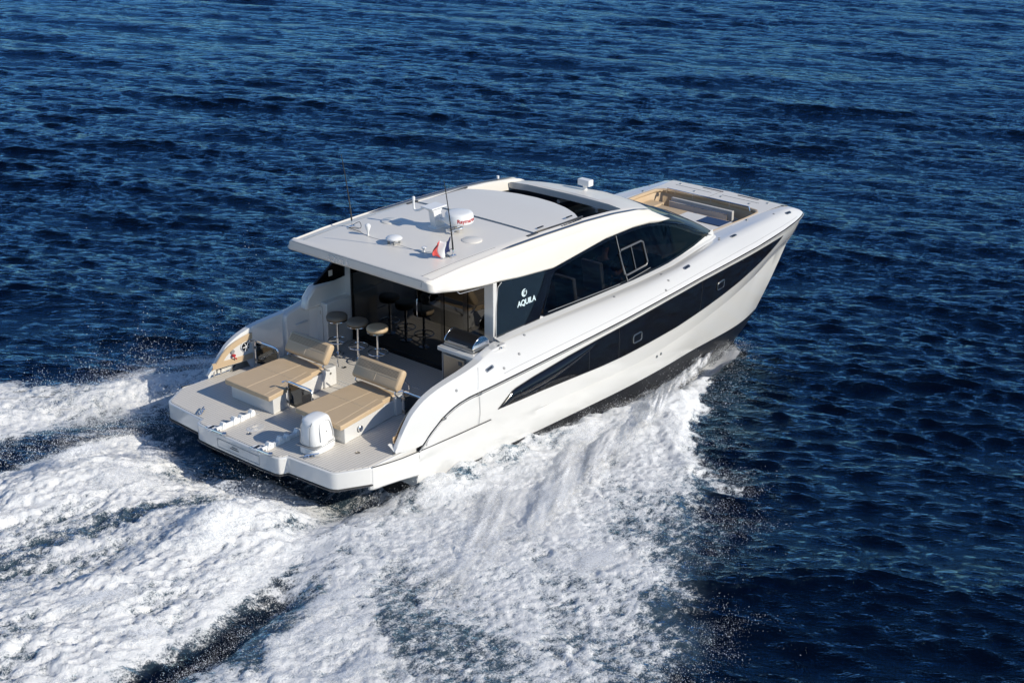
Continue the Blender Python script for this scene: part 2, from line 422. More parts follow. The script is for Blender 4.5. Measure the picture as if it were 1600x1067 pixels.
for sg in (1, -1):
    w = MB(); w.grid(hull_patch(hw_top, hw_bot, .05, 10.15, 130, 8, .008))
    if sg < 0: w.v = [(x, -y, z) for x, y, z in w.v]
    win = w.build('hull_window', 'hullglass', Yt, sharp=50)
    # rims round the glazing
    e = MB(); xs = np.linspace(.05, 10.15, 110)
    for tb in (hw_top, hw_bot):
        a, b = zip(*tb); e.tube([(x, sg * (hull_y(x, interp(x, a, b)) - .008), interp(x, a, b)) for x in xs], .007, 5)
    e.build('window_rim', 'rubber', win)
    # scooped air intake at the aft end
    s_ = MB(); G = []
    for i in range(41):
        u = i / 40; x = .12 + u * 2.75
        zt_ = interp(x, *zip(*hw_top)) - .02; zb_ = zt_ - .30 * math.sin(PI * min(1, u * 1.02)) ** .55 * (1 - .35 * u) - .002
        row = []
        for k in range(9):
            t = k / 8; z = zt_ + (zb_ - zt_) * t
            row.append((x, sg * (hull_y(x, z) - .012 - .05 * math.sin(PI * t) ** .8 * math.sin(PI * u) ** .5), z))
        G.append(row)
    s_.grid(G); s_.build('air_scoop', 'frameblack', win, sharp=60)
    ed = MB(); ed.tube([(g[-1][0], g[-1][1] - sg * .006, g[-1][2]) for g in G[5:]] , .007, 5)
    ed.build('scoop_lip', 'frameblack', win)
    for (x, z) in ((4.14, .13), (7.22, .33)):
        p = MB(); P = rrect(-.14, .14, -.085, .085, .05, 4)
        sl_ = .035
        P3 = [(x + a, sg * (hull_y(x + a, z + b) - .02), z + b + a * sl_) for a, b in P]
        p.tube(P3, .013, 6, closed=True); p.build('porthole', 'steel', win)
        q = MB(); q.prism([(x + a * .8, z + b * .8) for a, b in P], sg * (hull_y(x, z) - .012), sg * (hull_y(x, z) - .022), axis='Y'); q.build('porthole_glass', 'hullglass', win)
    for x in (2.62, 3.55, 6.45):
        sm = MB(); zz = np.linspace(interp(x, *zip(*hw_bot)), interp(x, *zip(*hw_top)), 6)
        sm.tube([(x, sg * (hull_y(x, z) - .010), z) for z in zz], .004, 4); sm.build('glazing_joint', 'rubber', win)
for sg in (1, -1):
    for x, z in ((5.05, -.60), (5.2, -.59)):
        d = MB(); d.lathe([(.028, 0), (.028, .012), (.014, .016)], n=12, m=Matrix.Rotation(PI / 2 * 1, 4, 'X')); d.v = [(a + x, sg * (hull_y(x, z) - abs(b)), c + z) for a, b, c in d.v]
        d.build('drain_fitting', 'steel', Yt)
# ---- topsides above the rail: bulwark aft, shoulder amidships, foredeck forward
tops = [(-2.42, -2.44, .06), (-2.33, -2.43, .17), (-2.17, -2.42, .36), (-2.0, -2.41, .54), (-1.85, -2.40, .63), (-1.7, -2.39, .70), (-1.5, -2.38, .76), (-1.3, -2.37, .80), (-1.0, -2.35, .83), (-.6, -2.33, .86), (-.2, -2.29, .90),
        (.2, -2.18, .94), (.6, -2.07, .955), (.9, -2.07, .965), (2, -2.09, .965), (3.5, -2.10, .945), (4.8, -2.09, .94), (6, -2.03, .965), (7, -1.92, 1.01), (7.8, -1.79, 1.02), (8.3, -1.71, 1.01), (9.2, -1.66, 1.0), (10.3, -1.66, 1.0), (10.9, -1.70, .98), (11.13, -1.72, .95), (11.25, -1.73, .90)]
lows = [(-2.42, -2.46, .05), (-2.2, -2.47, -.0), (-1.95, -2.48, -.02), (-1.80, -2.49, -.01)] + [(x, y - .004, z + .03) for x, y, z in rail_row[2:]]
TX, TY, TZ = zip(*tops); LX, LY, LZ = zip(*lows)
xs = list(np.linspace(-2.42, -1, 22)) + list(np.linspace(-.9, 11.25, 100))
rows = [[] for _ in range(9)]
for x in xs:
    xe = x + (11.40 - 11.25) * max(0, (x - 10.4) / .85)
    a = Vector((xe, interp(xe, LX, LY), interp(xe, LX, LZ))); b = Vector((x, interp(x, TX, TY), interp(x, TX, TZ)))
    for k, t in enumerate((0, .06, .2, .38, .56, .74, .88, .96, 1)):
        bul = .055 * math.sin(PI * t) ** .8 * min(1, max(.25, (x + 1.2) / 3)) * (1 - .75 * min(1, max(0, (x - 9.3) / 1.9))) + (.035 * math.exp(-((t - .72) / .16) ** 2) * min(1, max(0, (x - 4) / 3), max(0, (11.25 - x) / 2)))
        p = a.lerp(b, t); rows[k].append((p.x, p.y - bul * .6, p.z + bul))
dk = MB(); dk.grid(rows)
# grey top strip / inner return
inr = []; inr2 = []
for x in xs:
    y = interp(x, TX, TY); z = interp(x, TX, TZ)
    w_ = interp(x, [-2.42, -1.5, 0, .6, 1, 6, 7.3, 8, 11.3], [.06, .12, .16, .14, .15, .15, .08, .18, .2])
    inr.append((x, y + w_, z + .006)); inr2.append((x, y + w_ + .015, z - .05))
dk.grid([rows[-1], inr, inr2])
# nose cap closing the tip
cap = [r[-1] for r in rows]
dk.add(cap + [(11.05, -1.45, .93), (11.1, -1.5, .76)], [tuple(range(len(cap))) + (len(cap), len(cap) + 1)])
dk.mirror(); dk.build('topsides', 'gel', Yt, sharp=40)
# bulwark inner skins (thick wing) down to the deck
for sg in (1, -1):
    b = MB(); R0 = []; R1 = []; O = []
    for x in np.linspace(-2.42, .75, 40):
        y = interp(x, TX, TY); z = interp(x, TX, TZ)
        w_ = interp(x, [-2.42, -1.5, 0, .6, 1, 7.3, 8, 11.3], [.06, .12, .16, .14, .06, .06, .18, .2])
        yi = y + w_ + .015
        if x > -.1: yi = interp(x, [-.1, .75], [yi, -2.0])
        zlow = .16 if x < -1.55 else -.005
        R0.append((x, sg * yi, z - .05)); R1.append((x, sg * (yi + .01), min(z - .052, zlow)))
    b.grid([R0, R1])
    P = [(x, sg * (interp(x, TX, TY) + .02), zz) for x, zz in ((-2.41, .055), (-1.62, .10))]
    b.grid([[(x, sg * -2.475, .04 if x < -1.8 else .05) for x in np.linspace(-2.42, -1.55, 8)], [(x, sg * -2.28, .155) for x in np.linspace(-2.42, -1.55, 8)]])
    bw = b.build('bulwark', 'gel', Yt)
    # stanchions under the wing tip
    s_ = MB()
    for x in (-2.28, -2.12): s_.tube([(x, sg * -2.38, -.01), (x, sg * -2.38, .16)], .016, 8)
    s_.build('support_post', 'chrome', bw)
    PADX = -1.47
    # beige padding with a rounded triangular opening
    pd = MB(); yy = -2.262
    outer = [(-2.36, .17), (-2.2, .32), (-2.02, .50), (-1.85, .60), (-1.65, .665), (-1.42, .725), (-1.10, .76), (-1.10, .60)]
    ring_o = smooth_path([(a, b_, 0) for a, b_ in ((-2.36, .17), (-2.25, .30), (-2.12, .44), (-1.98, .54), (-1.82, .61), (-1.66, .655), (-1.47, .69))], 5)
    ring_i = smooth_path([(-2.12, .27, 0), (-2.06, .34, 0), (-1.97, .41, 0), (-1.86, .47, 0), (-1.75, .51, 0), (-1.62, .54, 0), (-1.47, .56, 0)], 5)
    def inner_y(x): return interp(x, TX, TY) + interp(x, [-2.42, -1.5, 0], [.06, .12, .16]) + .012
    for f_, lab in ((ring_o, 0),):
        G = [[(p.x, sg * (inner_y(p.x) + .012), p.y) for p in ring_o], [(p.x, sg * (inner_y(p.x) + .034), p.y - .01) for p in ring_o], [(p.x, sg * (inner_y(p.x) + .034), p.y + .01) for p in ring_i], [(p.x, sg * (inner_y(p.x) + .012), p.y) for p in ring_i]]
        pd.grid(G)
    lo_ = [(x, sg * (inner_y(x) + .03)) for x in np.linspace(-2.34, -1.47, 12)]
    pd.grid([[(x, y - sg * .03, .165) for x, y in lo_], [(x, y, .175) for x, y in lo_], [(x, y, .275) for x, y in lo_], [(x, y - sg * .03, .285) for x, y in lo_]])
    pd.build('padding', 'beige', bw, sharp=50)
    spk = MB(); spk.lathe([(.10, 0), (.10, .02), (.085, .03), (.085, .015), (.03, .012), (.02, .03), (.001, .032)], n=24, m=Matrix.Rotation(-PI / 2 * -sg, 4, 'X'), c=(-1.62, sg * -2.245, .45))
    for k in range(6):
        a = k * PI / 3; spk.tube([(-1.62, sg * -2.212, .45), (-1.62 + .09 * math.cos(a), sg * -2.205, .45 + .09 * math.sin(a))], .008, 5)
    so_ = spk.build('speaker', 'whitep', bw)
    dsk = MB(); dsk.lathe([(.084, 0), (.084, .008)], n=24, m=Matrix.Rotation(PI / 2 * sg, 4, 'X'), c=(-1.62, sg * -2.222, .45)); dsk.build('speaker_cone', 'black', so_)
    sh = MB(); sh.box(-1.93, -1.87, sg * -2.28, sg * -2.22, .33, .37); sh.tube([(-1.91, sg * -2.23, .34), (-1.90, sg * -2.22, .31), (-1.87, sg * -2.22, .29), (-1.86, sg * -2.22, .27)], .014, 6)
    sh.build('shower_handset', 'darkred', bw, bevel=.006)
    sk = MB(); sk.lathe([(.04, 0), (.04, .02), (.02, .03)], n=16, m=Matrix.Rotation(PI / 2 * sg, 4, 'X'), c=(-1.90, sg * -2.26, .42)); sk.build('shore_socket', 'grey', bw)
# ---- swim platform + cockpit sole
half = [(-3.78, 0), (-3.78, .6), (-3.76, .98), (-3.73, 1.06), (-3.66, 1.10), (-3.60, 1.12), (-3.545, 2.06), (-3.52, 2.13), (-3.47, 2.19), (-3.0, 2.45), (-2.94, 2.455)]
# widths limited to the bulwark lines ahead of the chamfer
edge = half + [(-2.45, 2.45), (-1.9, 2.44)]
poly = [(x, -y) for x, y in reversed(edge)] + edge[1:]
pf = MB(); pf.prism(poly, -.31, -.006)
pf.build('swim_platform', 'gel', Yt, bevel=.018, seg=3)
lp = MB(); pl2 = [(x - .02 if x < -3.2 else x, y * 1.004) for x, y in poly]; lp.prism(pl2, -.335, -.312); lp.build('platform_trim', 'darkgrey', Yt)
def inset(P, d):
    n = len(P); out = []
    for i in range(n):
        a = Vector(P[i - 1]); b = Vector(P[i]); c = Vector(P[(i + 1) % n])
        d1 = (b - a).normalized(); d2 = (c - b).normalized(); nn = Vector((-(d1.y + d2.y), d1.x + d2.x))
        nn = nn.normalized() if nn.length > 1e-6 else Vector((-d1.y, d1.x))
        out.append(tuple(b + nn * d))
    return out
ar = sum(poly[i][0] * poly[(i + 1) % len(poly)][1] - poly[(i + 1) % len(poly)][0] * poly[i][1] for i in range(len(poly)))
dpoly = inset(poly, .05 if ar > 0 else -.05)
sole = MB()
sole.prism(dpoly, -.004, .004)
sole.build('platform_decking', 'deck', Yt)
s2 = MB(); s2.box(-1.93, 1.0, -2.32, 2.32, -.12, 0.001); s2.build('cockpit_sole', 'deck', Yt)
s3 = MB()
for y in (-1.02, -.42, .5, 1.05):
    pass
s3.box(-3.70, -2.80, .52, .55, .0045, .008); s3.box(-3.70, -2.80, -.50, -.47, .0045, .008)
s3.box(-1.0, -.97, -1.9, 2.0, .0015, .005); s3.box(-.90, -.875, -1.9, 2.0, .0015, .005)
s3.box(-.62, -.60, -2.0, -.8, .0015, .004); s3.box(-.2, -.18, -2.0, .3, .0015, .004)
s3.build('deck_caulking', 'gel', Yt)
hc = MB(); hc.prism(rrect(-3.76, -3.30, -.52, .56, .05), -.004, .0065) if False else None
# transom locker outline and label on the platform edge
tl = MB()
def line_rect(mb, pts, r=.004): mb.tube(pts, r, 4, closed=True)
line_rect(tl, [(-3.787, .46, -.09), (-3.787, -.62, -.09), (-3.787, -.62, -.25), (-3.787, .46, -.25)], .004)
tl.build('locker_seam', 'grey', Yt)
tb = MB()
for k, (a, b_) in enumerate(((-.02, .08), (-.05, .13))): tb.box(-3.789, -3.785, a - .04, b_, -.135 - k * .035, -.145 - k * .035)
tb.build('data_plate', 'darkgrey', Yt)
for (x, y, r) in ((-3.42, 1.32, 35), (-3.36, -1.45, -25)):
    c = MB(); m = Matrix.Translation((x, y, .012)) @ Matrix.Rotation(math.radians(r), 4, 'Z')
    c.prism([tuple(p) for p in rrect(-.13, .13, -.028, .028, .027)], 0, .008, m=m); c.tube([m @ Vector(p) for p in ((-.13, 0, .04), (-.06, 0, .045), (.06, 0, .045), (.13, 0, .04))], .012, 8)
    for q in (-.05, .05): c.tube([m @ Vector((q, 0, 0)), m @ Vector((q, 0, .045))], .011, 8)
    c.build('cleat', 'chrome', Yt)
for (x, y) in ((-3.45, 0.02), (-2.99, -.52), (-2.75, -1.9), (-.45, -.2), (-.4, .9)):
    c = MB(); c.lathe([(.045, .004), (.045, .009), (.03, .011), (.03, .008), (.001, .008)], c=(x, y, 0), n=18); c.build('deck_fitting', 'steel', Yt)
em = MB(); em.lathe([(.17, .0045), (.17, .0075), (.001, .0076)], n=30, m=Matrix.Diagonal((1, .75, 1, 1)), c=(-3.22, .12, 0)); em.build('deck_emblem', 'gel', Yt)
e2 = MB()
for k in range(3): e2.tube([(-3.22 + (.05 + .03 * k) * math.cos(t), .12 + (.035 + .022 * k) * math.sin(t), .0085) for t in np.linspace(.3, 4.6, 12)], .005, 4)
e2.build('emblem_ring', 'deck', Yt)
# platform corner pads (rounded columns where the bump meets)
# ---- house (superstructure) : lower sides
hb = MB()
HX = [.62, .8, 2, 3.5, 4.8, 6, 7, 7.6, 8.0]
def base_y(x): return interp(x, [.6, 6, 7, 7.8, 8.1], [-1.93, -1.92, -1.84, -1.72, -1.62])
def base_z(x): return interp(x, [.6, 2, 3.5, 4.8, 6, 7, 7.8], [.99, 1.0, .98, .97, 1.0, 1.045, 1.03])
# lower ledge of side glass (px fit): z of glass bottom / top along x
gb = lambda x: interp(x, [1.75, 1.9, 3.3, 4.4, 5.4, 6.5, 7.7], [1.03, 1.035, .965, .97, 1.0, 1.06, 1.16])
gt = lambda x: interp(x, [2.35, 2.9, 3.3, 3.9, 4.3, 4.8, 5.3, 5.8, 6.05, 6.4, 6.8, 7.2, 7.5, 7.7], [1.865, 1.93, 1.975, 2.02, 2.04, 2.04, 2.0, 1.90, 1.83, 1.70, 1.52, 1.34, 1.23, 1.175])
def side_y(x, z): # tumblehome of the house side
    y0 = base_y(x); return y0 + (z - 1.0) * interp(x, [.6, 5, 6.5, 8], [.05, .08, .22, .30])
for sg in (1, -1):
    g = MB(); G = []
    for i in range(70):
        x = 2.02 + (7.66 - 2.02) * i / 69
        zt_ = gt(x) if x > 2.35 else interp(x, [2.02, 2.35], [1.25, 1.86]); zt_ = min(zt_, 1.9 + 9) ; zb_ = min(gb(x), zt_ - .005)
        if x < 2.35: zt_ = interp(x, [1.95, 2.35], [1.03, 1.86])
        G.append([(x, sg * side_y(x, zb_ + (zt_ - zb_) * k / 8), zb_ + (zt_ - zb_) * k / 8) for k in range(9)])
    g.grid(G); sw = g.build('side_window', 'sideglass', Yt, sharp=60)
    # black border of the glazing
    bd = MB()
    topl = [(g_[-1][0], g_[-1][1] - sg * .004, g_[-1][2]) for g_ in G]; botl = [(g_[0][0], g_[0][1] - sg * .004, g_[0][2]) for g_ in G]
    def strip(line, dz, o=.005):
        bd.grid([[(x, y - sg * o, z) for x, y, z in line], [(x, sg * (side_y(x, z + dz)) - sg * (o + .004), z + dz) for x, y, z in line]])
    strip(topl, -.055); strip(botl, .05)
    bd.build('glass_border', 'frameblack', sw, sharp=60)
    br = MB(); br.tube([(4.27, sg * (side_y(4.27, 2.0) - .012), 2.02), (4.42, sg * (side_y(4.4, 1.5) - .012), 1.5), (4.62, sg * (side_y(4.6, 1.0) - .012), .97)], .009, 5); br.build('glazing_bar', 'grey', sw)
    # opening pane
    P = [(4.50, 1.20), (4.365, 1.64), (4.40, 1.70), (5.07, 1.72), (5.14, 1.68), (5.27, 1.25), (5.22, 1.19), (4.57, 1.15)]
    q = MB(); q.tube([(a, sg * (side_y(a, b_) - .016), b_) for a, b_ in P], .02, 6, closed=True); op = q.build('opening_pane_frame', 'dgrey', sw)
    q = MB(); q.tube([(4.73, sg * (side_y(4.7, 1.7) - .016), 1.71), (4.88, sg * (side_y(4.9, 1.2) - .016), 1.17)], .012, 5); q.build('pane_divider', 'dgrey', sw)
    q = MB(); q.tube([(5.22, sg * (side_y(5.2, 1.5) - .03), 1.52), (5.26, sg * (side_y(5.2, 1.4) - .03), 1.42)], .012, 5); q.build('latch', 'black', sw)
    q = MB(); q.tube([(4.62, sg * (side_y(5, 1.05) - .012), 1.03), (5.35, sg * (side_y(5, 1.05) - .012), 1.10)], .007, 5)
    q.tube([(2.15, sg * (side_y(2.5, 1.1) - .012), 1.085), (4.35, sg * (side_y(4, 1.05) - .012), 1.03)], .007, 5); q.build('drip_groove', 'grey', sw)
    # dark gloss quarter panel aft of the glass
    pa = MB(); G = []
    for k in range(9):
        t = k / 8; z = 1.0 + t * 1.0
        xa = interp(t, [0, .85, 1], [.70, .79, .86]); xb = interp(t, [0, .15, .9, 1], [1.74, 1.80, 2.33, 2.42])
        zz_top = interp(t, [0, 1], [0, 0])
        row = []
        for i in range(9):
            x = xa + (xb - xa) * i / 8; zmax = interp(x, [.7, 2.42], [2.03, 1.86]); zmin = interp(x, [.7, 1.74, 2.42], [.975, 1.02, 1.03]); zz = zmin + (zmax - zmin) * t
            row.append((x, sg * (side_y(x, zz) - .002), zz))
        G.append(row)
    pa.grid(G); pan = pa.build('quarter_panel', 'panel', Yt, sharp=60)
    st_ = MB(); st_.grid([[(a + .0, sg * (side_y(a, z) - .01), z) for a, z in ((1.46, 1.0), (1.72, 1.28), (1.98, 1.6), (2.14, 1.88))], [(a, sg * (side_y(a, z) - .01), z) for a, z in ((1.90, 1.02), (2.04, 1.28), (2.24, 1.62), (2.44, 1.87))]])
    st_.build('pillar_strip', 'frameblack', pan)
    ed = MB(); ed.tube([(.69, sg * (side_y(.7, 1.0) - .006), .985), (.735, sg * (side_y(.7, 1.6) - .006), 1.6), (.79, sg * (side_y(.7, 1.9) - .006), 1.93), (.90, sg * (side_y(.8, 2) - .006), 2.0)], .007, 6); ed.build('panel_edge', 'palegrey', pan)
    # maker's name and emblem
    mtx = Matrix(((sg, 0, 0, 0), (0, 0, -sg, 0), (0, 1, 0, 0), (0, 0, 0, 1)))
    text_mesh('AQUILA', .15, 'letter', pan, Matrix.Translation((1.55, sg * (side_y(1.4, 1.4) - .012), 1.46)) @ mtx, name='maker_name', extrude=.003, spacing=.92, bold=.004)
    lg = MB(); c0 = Vector((1.50, sg * (side_y(1.5, 1.63) - .013), 1.64))
    def arc(r0, r1, a0, a1, n=14, dx=0, dz=0):
        vs = []; fs = []
        for i in range(n + 1):
            a = math.radians(a0 + (a1 - a0) * i / n); w = math.sin(PI * (i / n)) ** .5
            ro = r1; ri = r1 - (r1 - r0) * max(.15, w)
            vs += [(c0.x + dx + sg * ro * math.cos(a), c0.y, c0.z + dz + ro * math.sin(a)), (c0.x + dx + sg * ri * math.cos(a), c0.y, c0.z + dz + ri * math.sin(a))]
        for i in range(n): fs.append((2 * i, 2 * i + 2, 2 * i + 3, 2 * i + 1))
        lg.add(vs, fs)
    arc(.036, .076, 60, 330); arc(.016, .036, 20, 250, dx=.008, dz=.0); arc(.048, .068, -60, 40, dx=.004)
    lg.build('maker_emblem', 'letter', pan)
    # deck-edge ledge (light grey) under the glass
    lg2 = MB(); X = np.linspace(.66, 8.05, 60)
    lg2.grid([[(x, sg * (base_y(x) - interp(x, [.6, 6, 7.5], [.13, .10, .05])), base_z(x) - .012) for x in X], [(x, sg * (base_y(x) - .03), base_z(x) + .016) for x in X], [(x, sg * (base_y(x) + .06), base_z(x) + .02 + .02 * (x > 1)) for x in X]])
    lg2.grid([[(x, sg * (base_y(x) - .005), base_z(x) - .02) for x in X], [(x, sg * (side_y(x, gb(x)) + .004), gb(x) + .01) for x in X]])
    lg2.build('side_ledge', 'gelgrey', Yt, sharp=50)
# A-pillar / windscreen glass, wrapping across the front
ws = MB(); rowsT = []; rowsB = []
for i in range(33):
    t = -1 + 2 * i / 32; a = abs(t)
    y = -t * 1.0
    xt = interp(a, [0, .5, .8, .93, 1], [6.33, 6.22, 6.02, 5.86, 5.72]); yt = t * -1.86; ztp = interp(a, [0, .8, 1], [2.02, 1.97, 1.93])
    xb_ = interp(a, [0, .5, .8, .93, 1], [8.5, 8.4, 8.2, 8.05, 7.72]); yb = t * -1.70; zbt = interp(a, [0, 1], [1.02, 1.12])
    r = []
    for k in range(9):
        u = k / 8; r.append((xt + (xb_ - xt) * u, yt + (yb - yt) * u, ztp + (zbt - ztp) * u + .10 * math.sin(PI * u)))
    rowsT.append(r)
ws.grid(rowsT); wsc = ws.build('windscreen', 'wsglass', Yt, sharp=60)
ap = MB()
for sg in (1, -1):
    top = [(5.70, 1.95), (6.05, 1.93), (6.5, 1.79), (7.0, 1.57), (7.5, 1.34), (7.95, 1.09)]
    bot = [(5.60, 1.93), (6.05, 1.82), (6.4, 1.70), (6.8, 1.52), (7.2, 1.34), (7.7, 1.15)]
    # border wraps over the shoulder of the glass
    A = [(x, sg * (side_y(x, z) - .012), z) for x, z in bot]; B = [(5.7, sg * -1.74, 2.02), (6.2, sg * -1.73, 1.97), (6.65, sg * -1.72, 1.74), (7.1, sg * -1.70, 1.51), (7.55, sg * -1.67, 1.27), (8.05, sg * -1.60, 1.02)]
    Mi = [((a[0] + b[0]) / 2, (a[1] + b[1]) / 2 - sg * .025, (a[2] + b[2]) / 2 + .02) for a, b in zip(A, B)]
    ap.grid([A, Mi, B])
ap.build('windscreen_pillar', 'panel', Yt, sharp=60)
# house front coaming, coachroof inside sill
# ---- aft bulkhead : white side pieces, glass doors, frame
bh = MB()
bh.box(.66, .74, 1.80, 1.98, -.0, 2.2); bh.box(.66, .76, -1.90, -1.68, .0, 2.2)
bh.build('bulkhead', 'gel', Yt, bevel=.01)
gd = MB(); gd.box(.70, .712, -1.69, 1.80, .02, 2.2); dg_ = gd.build('glass_door', 'doorglass', Yt)
fr = MB()
for y0, y1 in ((1.76, 1.80), (-.66, -.58), (-1.25, -1.14), (-1.70, -1.67)): fr.box(.685, .699, y0, y1, .02, 2.2)
fr.box(.685, .70, -1.7, 1.8, .0, .09)
fr.build('door_frame', 'frameblack', dg_)
fr = MB(); fr.tube([(.66, -.02, .95), (.645, -.02, .98), (.645, -.02, 1.27), (.66, -.02, 1.30)], .012, 8); fr.build('door_handle', 'chrome', dg_)
# door jamb housing with locker (port side)
lk = MB(); lk.box(.02, .66, 1.78, 2.32, .0, .93); lkr = lk.build('locker', 'gel', Yt, bevel=.02)
d = MB(); d.box(.008, .019, 1.90, 2.22, .12, .84); d.build('locker_door', 'gel', lkr, bevel=.004)
d = MB(); d.tube([(.006, 1.935, .70), (-.004, 1.935, .70), (-.004, 1.935, .76), (.006, 1.935, .76)], .006, 6); d.build('latch', 'steel', lkr)
d = MB(); line_rect(d, [(.007, 1.885, .105), (.007, 2.235, .105), (.007, 2.235, .855), (.007, 1.885, .855)], .003); d.build('door_gap', 'grey', lkr)
# stair niche / shelf moulding on the port side
nm = MB()
for sg in (1,):
    nm.prism([(-.75, 0), (.05, 0), (.05, 1.0), (-.05, .98), (-.35, .93), (-.62, .88), (-.75, .82)], 2.10, 2.30, axis='Y')
nm.build('side_moulding', 'gel', Yt, bevel=.05, seg=3)
sf = MB(); sf.box(-.50, -.20, 2.06, 2.12, .56, .59); sf.box(-.50, -.20, 2.06, 2.12, .28, .30); sf.build('moulded_shelf', 'gelgrey', Yt, bevel=.01)
wp = MB(); wp.prism([(-.17, 1.34), (.34, 1.30), (.62, 1.32), (.66, 2.1), (.42, 1.72)], 1.88, 1.93, axis='Y'); wp.build('quarter_window', 'frameblack', Yt)
wq = MB(); wq.box(.2, .29, 1.868, 1.879, 1.42, 1.53); wq.build('window_reflection_plate', 'gel', Yt)
ub = MB(); ub.prism([(-.35, .85), (.72, .85), (.72, 1.36), (.34, 1.28), (-.1, 1.28), (-.3, 1.08)], 1.94, 2.14, axis='Y'); ub.build('coaming', 'gel', Yt, bevel=.05, seg=3)
# starboard sloping jamb
ub = MB(); ub.prism([(.05, .80), (.72, .93), (.72, .965), (.35, .95), (.10, .87)], -2.16, -1.92, axis='Y'); ub.build('coaming', 'gel', Yt, bevel=.03)
# ---- roof
RXs = [-.87, -.80, -.5, 0, .8, 1.6, 2.4, 3.2, 4.0, 4.6, 5.2, 5.7]
def topz(x): return interp(x, [-.9, 0, 1, 2.3, 3.5, 4.4, 5.1, 5.7, 6.3], [2.44, 2.49, 2.51, 2.50, 2.47, 2.41, 2.33, 2.22, 2.09])
def lowz(x): return interp(x, [-.9, -.7, -.2, .3, .8, 1.3, 2.35, 3.0, 3.9, 4.8, 5.3, 5.75, 6.05], [2.26, 2.25, 2.15, 2.09, 2.05, 1.98, 1.88, 1.95, 2.05, 2.06, 2.02, 1.95, 1.93])
def lowy(x): return interp(x, [-.9, .5, 1.5, 2.5, 5, 5.6, 6.05], [1.93, 1.96, 1.94, 1.91, 1.90, 1.90, 1.90])
def edgey(x): return interp(x, [-.9, 0, 4, 5, 5.6, 6.05], [1.80, 1.84, 1.83, 1.83, 1.85, 1.86])
def roof_half(x):
    z = topz(x); ez = max(z - .12, lowz(x) + .02); lz = lowz(x)
    ly = lowy(x); ey = edgey(x)
    return [(x, 0, z + .015), (x, .8, z + .012), (x, 1.45, z), (x, 1.62, z - .015), (x, 1.65, z - .03), (x, 1.71, z - .03), (x, 1.735, z - .012), (x, ey - .04, ez + .035), (x, ey + .01, ez), (x, ey + .045, ez - .04 - (ez - lz) * .1), (x, (ey + .05 + ly) / 2 + .01, (ez + lz) / 2 - .02), (x, ly, lz + .03), (x, ly - .03, lz), (x, ly - .14, lz + .01)]
def full(half_): return [(a, -b, c) for a, b, c in reversed(half_)] + half_[1:]
rf = MB()
secs = []
for x in np.linspace(-.68, 2.2, 26): secs.append(full(roof_half(x)))
rf.grid(secs)
fa = roof_half(-.68); CX, CY = -.68, 1.70
prof_e = fa[6:]
def zt_y(y): return interp(abs(y), [p[1] for p in fa[:7]], [p[2] for p in fa[:7]])
ys = np.linspace(-CY, CY, 25)
rows_ = [[(CX, y, zt_y(y)) for y in ys]]
aft_d = [.10, .150, .168, .168, .155, .12, .08, .0]; aft_z = [2.455, 2.447, 2.425, 2.35, 2.275, 2.238, 2.225, 2.225]
for k in range(8): rows_.append([(CX - aft_d[k], y, aft_z[k] - .0) for y in ys])
rf.grid(rows_)
for sg in (1, -1):
    G = [[(CX, sg * CY, zt_y(CY))] * 9]
    for j, p in enumerate(prof_e):
        G.append([(CX - (aft_d[j] * (k / 8) + (p[1] - CY) * (1 - k / 8)) * math.sin(PI / 2 * k / 8), sg * (CY + (aft_d[j] * (k / 8) + (p[1] - CY) * (1 - k / 8)) * math.cos(PI / 2 * k / 8)), p[2] + (aft_z[j] - p[2]) * (k / 8)) for k in range(9)])
    rf.grid(G)
# side rails forward of the aft roof, beside the sunroof opening
for sg in (1, -1):
    S = []
    for x in np.linspace(2.2, 6.05, 40):
        f = max(0, (x - 5.1) / .95)
        hh = roof_half(x)
        pts = [(x, 1.48, topz(x) - .22), (x, 1.50, topz(x) - .03), (x, 1.54, topz(x) - .002)] + hh[3:]
        tf = max(0, min(1, (x - 5.35) / .70)) ** 1.6
        S.append([(p[0], sg * (p[1] + (1.84 - p[1]) * tf * (.9 if p[1] < 1.84 else .6)), p[2] + (1.945 - p[2]) * tf * (.97 if p[2] > 1.945 else .5)) for p in pts])
    rf.grid(S)
# forward rounded cross piece
F = []
for k, t in enumerate(np.linspace(-1, 1, 41)):
    a = abs(t); y = 1.90 * t
    xi = interp(a, [0, .6, .78, 1], [5.15, 5.08, 4.98, 4.95]); xf = interp(a, [0, .35, .6, .8, .93, 1], [6.38, 6.30, 6.15, 5.95, 5.80, 5.68])
    cz = -.10 * a ** 3
    y *= .93; F.append([(xi + .01, y, topz(xi) - .17), (xi, y, topz(xi) - .03 + cz * (a > .8)), (xi + .05, y, topz(xi) - .002 + cz), ((xi + xf) / 2, y, (topz(xi) + topz(xf)) / 2 + .03 + cz), (xf - .12, y, topz(xf) + .005 + cz), (xf, y, topz(xf) - .04 + cz), (xf - .02, y * .99, topz(xf) - .10 + cz)])
rf.grid(F)
rf.box(2.15, 2.2, -1.5, 1.5, 2.2, 2.42)
rf.v = [tuple(p) for p in rf.v]
roof = rf.build('roof', 'gelroof', Yt, sharp=30)
hl = MB(); hl.grid([full([(x, 0, 2.28 - 0), (x, 1.3, 2.27), (x, 1.80, lowz(x) + .02)]) for x in np.linspace(-.66, 2.16, 12)]); hl.build('headliner', 'gel', Yt)
